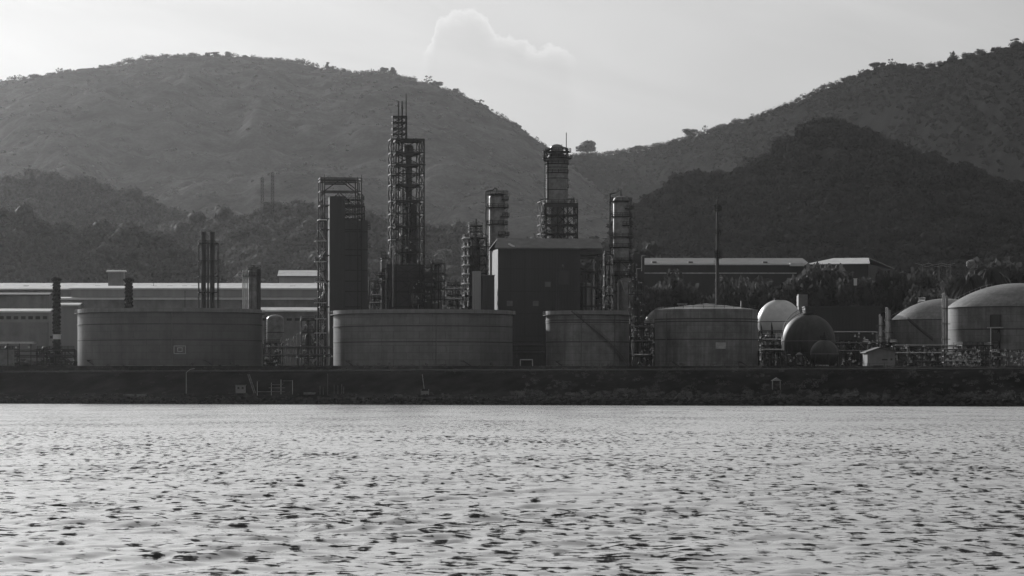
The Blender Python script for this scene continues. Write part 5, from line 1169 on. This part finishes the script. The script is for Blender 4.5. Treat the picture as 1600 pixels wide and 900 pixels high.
# trees and scrub in and behind the yard
grp = 'trees among the right-hand yards'
for px, pyt, Y, kd, wd, lb in (
    (1302, 403, 1500, 'round', 1.3, 'big dark round tree in front of the bright slanting roof'),
    (1278, 412, 1505, 'broad', 1.0, 'small tree left of the big round one at the bright roof'),
    (1009, 378, 1900, 'broad', 1.5, 'dark domed tree behind the small equipment house, right of the slim column'),
    (917, 375, 1900, 'broad', 1.6, 'dark domed tree peeping over the right end of the dark hall roof'),
    (1183, 419, 1520, 'broad', 1.0, 'low tree before the long dim warehouse, right of the vent stack'),
    (1140, 430, 1500, 'round', .9, 'pale-tipped tree right beside the vent stack'),
    (1230, 428, 1500, 'round', 1.1, 'dark bush-like tree above the white sphere'),
    (1062, 425, 1500, 'broad', 1.0, 'dark tree before the long warehouse, left of the vent stack'),
    (1030, 432, 1490, 'round', 1.0, 'low dark tree above the hidden pale sphere'),
    (1342, 432, 1480, 'round', 1.0, 'low tree below the bright roof corner'),
    (1405, 424, 1560, 'broad', 1.1, 'broad dark tree left of the power-line frame'),
    (1432, 426, 1540, 'round', .9, 'round dark tree under the left pole of the power-line frame'),
    (1462, 430, 1500, 'broad', 1.1, 'tree below the middle of the power-line frame'),
    (1490, 432, 1450, 'round', .9, 'tree below the right end of the power-line frame'),
    (1530, 430, 1480, 'broad', 1.0, 'dark tree between the two palms'),
    (1575, 408, 1500, 'round', 1.5, 'large dark tree right of the tall palm'),
    (1610, 405, 1490, 'round', 1.5, 'large dark tree cut by the right edge of the photo'),
    (1370, 425, 1560, 'tall', .8, 'narrow tree right of the bright roof corner'),
    (1385, 428, 1560, 'tall', .8, 'narrow tree beside the narrow one right of the bright roof')):
    X = WX(px, Y); zb = gzf(X, Y); tree((X, Y, zb), WZ(pyt, Y) - zb, kd, lb, grp, wide=wd * .55 if kd != 'tall' else .4)
for px, pyt, Y, lb in ((1511, 411, 1430, 'shorter palm in front of the small water tower'), (1550, 397, 1440, 'taller palm above the big domed tank')):
    X = WX(px, Y); zb = gzf(X, Y); r_ = tree((X, Y, zb), WZ(pyt, Y) - zb, 'palm', lb, 'palms on the right', wide=.62)
g = random.Random(77)
def belt(label, px0, px1, n, Yr, hs, seed, ml='leaf'):
    g = random.Random(seed); pts = []; h = []
    for _ in range(n): Y = g.uniform(*Yr); X = WX(g.uniform(px0, px1), Y); pts.append((X, Y, gzf(X, Y))); h.append(g.uniform(*hs))
    wood('tree_belt', pts, h, label, 'trees', seed, .3, 300, ml, core=.8)
belt('dark continuous thicket between the right warehouses and the tanks', 985, 1640, 330, (1385, 1540), (6, 25), 71)
belt('dim thicket at the foot of the hills behind the right warehouses', 900, 1700, 240, (1800, 2200), (9, 17), 72)
belt('dim thicket in front of the left office block', -60, 125, 70, (1330, 1380), (2.5, 5), 73)
belt('dark trees at the foot of the left hills behind the long roofs', -60, 760, 180, (1790, 1950), (7, 12), 74)

# power-line frame and poles, water tower
T = Thing('power_line_frame', 'row of poles carrying sagging cables on the right, before the hills', 'power line', 1460, 1600, yaw=0)
for px, py in ((1442, 411), (1468, 413), (1480, 410), (1486, 410)): MB().bar((T.x(px), 0, 0), (T.x(px), 0, T.z(py)), .3).build('pole', 'steel', T.o)
for a, b, py in ((1430, 1492, 411), (1440, 1488, 414)):
    m = MB(); P = [(T.x(a + (b - a) * i / 12), 0, T.z(py + 2.5 * sin(pi * (i % 4) / 4))) for i in range(13)]
    for p, q in zip(P, P[1:]): m.bar(p, q, .12)
    m.build('cable', 'steel_pale', T.o)
T = Thing('cable_poles', 'pair of thin cable poles above the long dim warehouse roof', 'poles', 1165, 1660, yaw=0)
for px in (1153, 1176): MB().bar((T.x(px), 0, 0), (T.x(px), 0, T.z(386)), .22).build('pole', 'steel', T.o)
m = MB(); m.bar((T.x(1153), 0, T.z(386)), (T.x(1165), 0, T.z(389)), .1); m.bar((T.x(1165), 0, T.z(389)), (T.x(1176), 0, T.z(386)), .1); m.build('cable', 'steel', T.o)
T = Thing('water_tower', 'small pale round water tank with lit left edge behind the short palm', 'water tower', 1519, 1530, yaw=0)
MB().lathe([(.5, T.z(420)), (T.w(9), T.z(418)), (T.w(9), T.z(409)), (T.w(5), T.z(406.5)), (.05, T.z(405.5))], 24).build('tank_body', 'tank_pale', T.o)
for a in range(4): MB().bar((1.6 * cos(a * pi / 2 + .7), 1.6 * sin(a * pi / 2 + .7), 0), (1.4 * cos(a * pi / 2 + .7), 1.4 * sin(a * pi / 2 + .7), T.z(418)), .25).build('leg', 'steel', T.o)
T = Thing('cabinet', 'tiny bright cabinet below the bright roof corner', 'cabinet', 1336.5, 1450, yaw=-.2, zb=WZ(446, 1450))
MB().box(-.6, .6, -.5, .5, 0, T.z(436)).build('body', 'white', T.o); MB().box(-.7, .7, -.6, .6, T.z(436) + .01, T.z(435)).build('lid', 'white', T.o)
for px, py, Y, lb in ((79, 'x', 0, ''),): pass
for px, top_, Y, lb in ((240, 432, 1600, 'thin antenna pole over the warehouse right of the ivy stack'), (289, 454, 1480, 'dark short post against the warehouse left of the twin chimneys'), (1565, 404, 1400, 'thin mast rising left of the dome of the big right tank'), (1592, 402, 1400, 'thin mast rising over the dome at the right edge'), (904 - 80, 369, 1420, 'thin rod behind the dark hall roof')):
    T = Thing('mast_pole', lb, 'pole', px, Y, 'thin poles behind the plant', yaw=0); MB().tube((0, 0, 0), (0, 0, T.z(top_)), .14, 6, .08).build('pole', 'steel', T.o); MB().bar((-.5, 0, T.z(top_) - .6), (.5, 0, T.z(top_) - .6), .09).build('crossarm', 'steel', T.o)

# ------------------------------------------------------------------ haze
hm = bpy.data.materials.new('haze_air'); hm.use_nodes = True; t = hm.node_tree; t.nodes.clear()
pv = t.nodes.new('ShaderNodeVolumePrincipled'); pv.inputs['Color'].default_value = (.98, .98, .98, 1); pv.inputs['Density'].default_value = HAZE_DENSITY; pv.inputs['Anisotropy'].default_value = HAZE_G
ou = t.nodes.new('ShaderNodeOutputMaterial'); t.links.new(pv.outputs[0], ou.inputs['Volume'])
hz = MB().box(-3300, 3300, -60, 11600, -5, 920).build('haze', hm); tag(hz, 'thin bright haze in the air that pales the far hills', 'haze', kind='stuff')
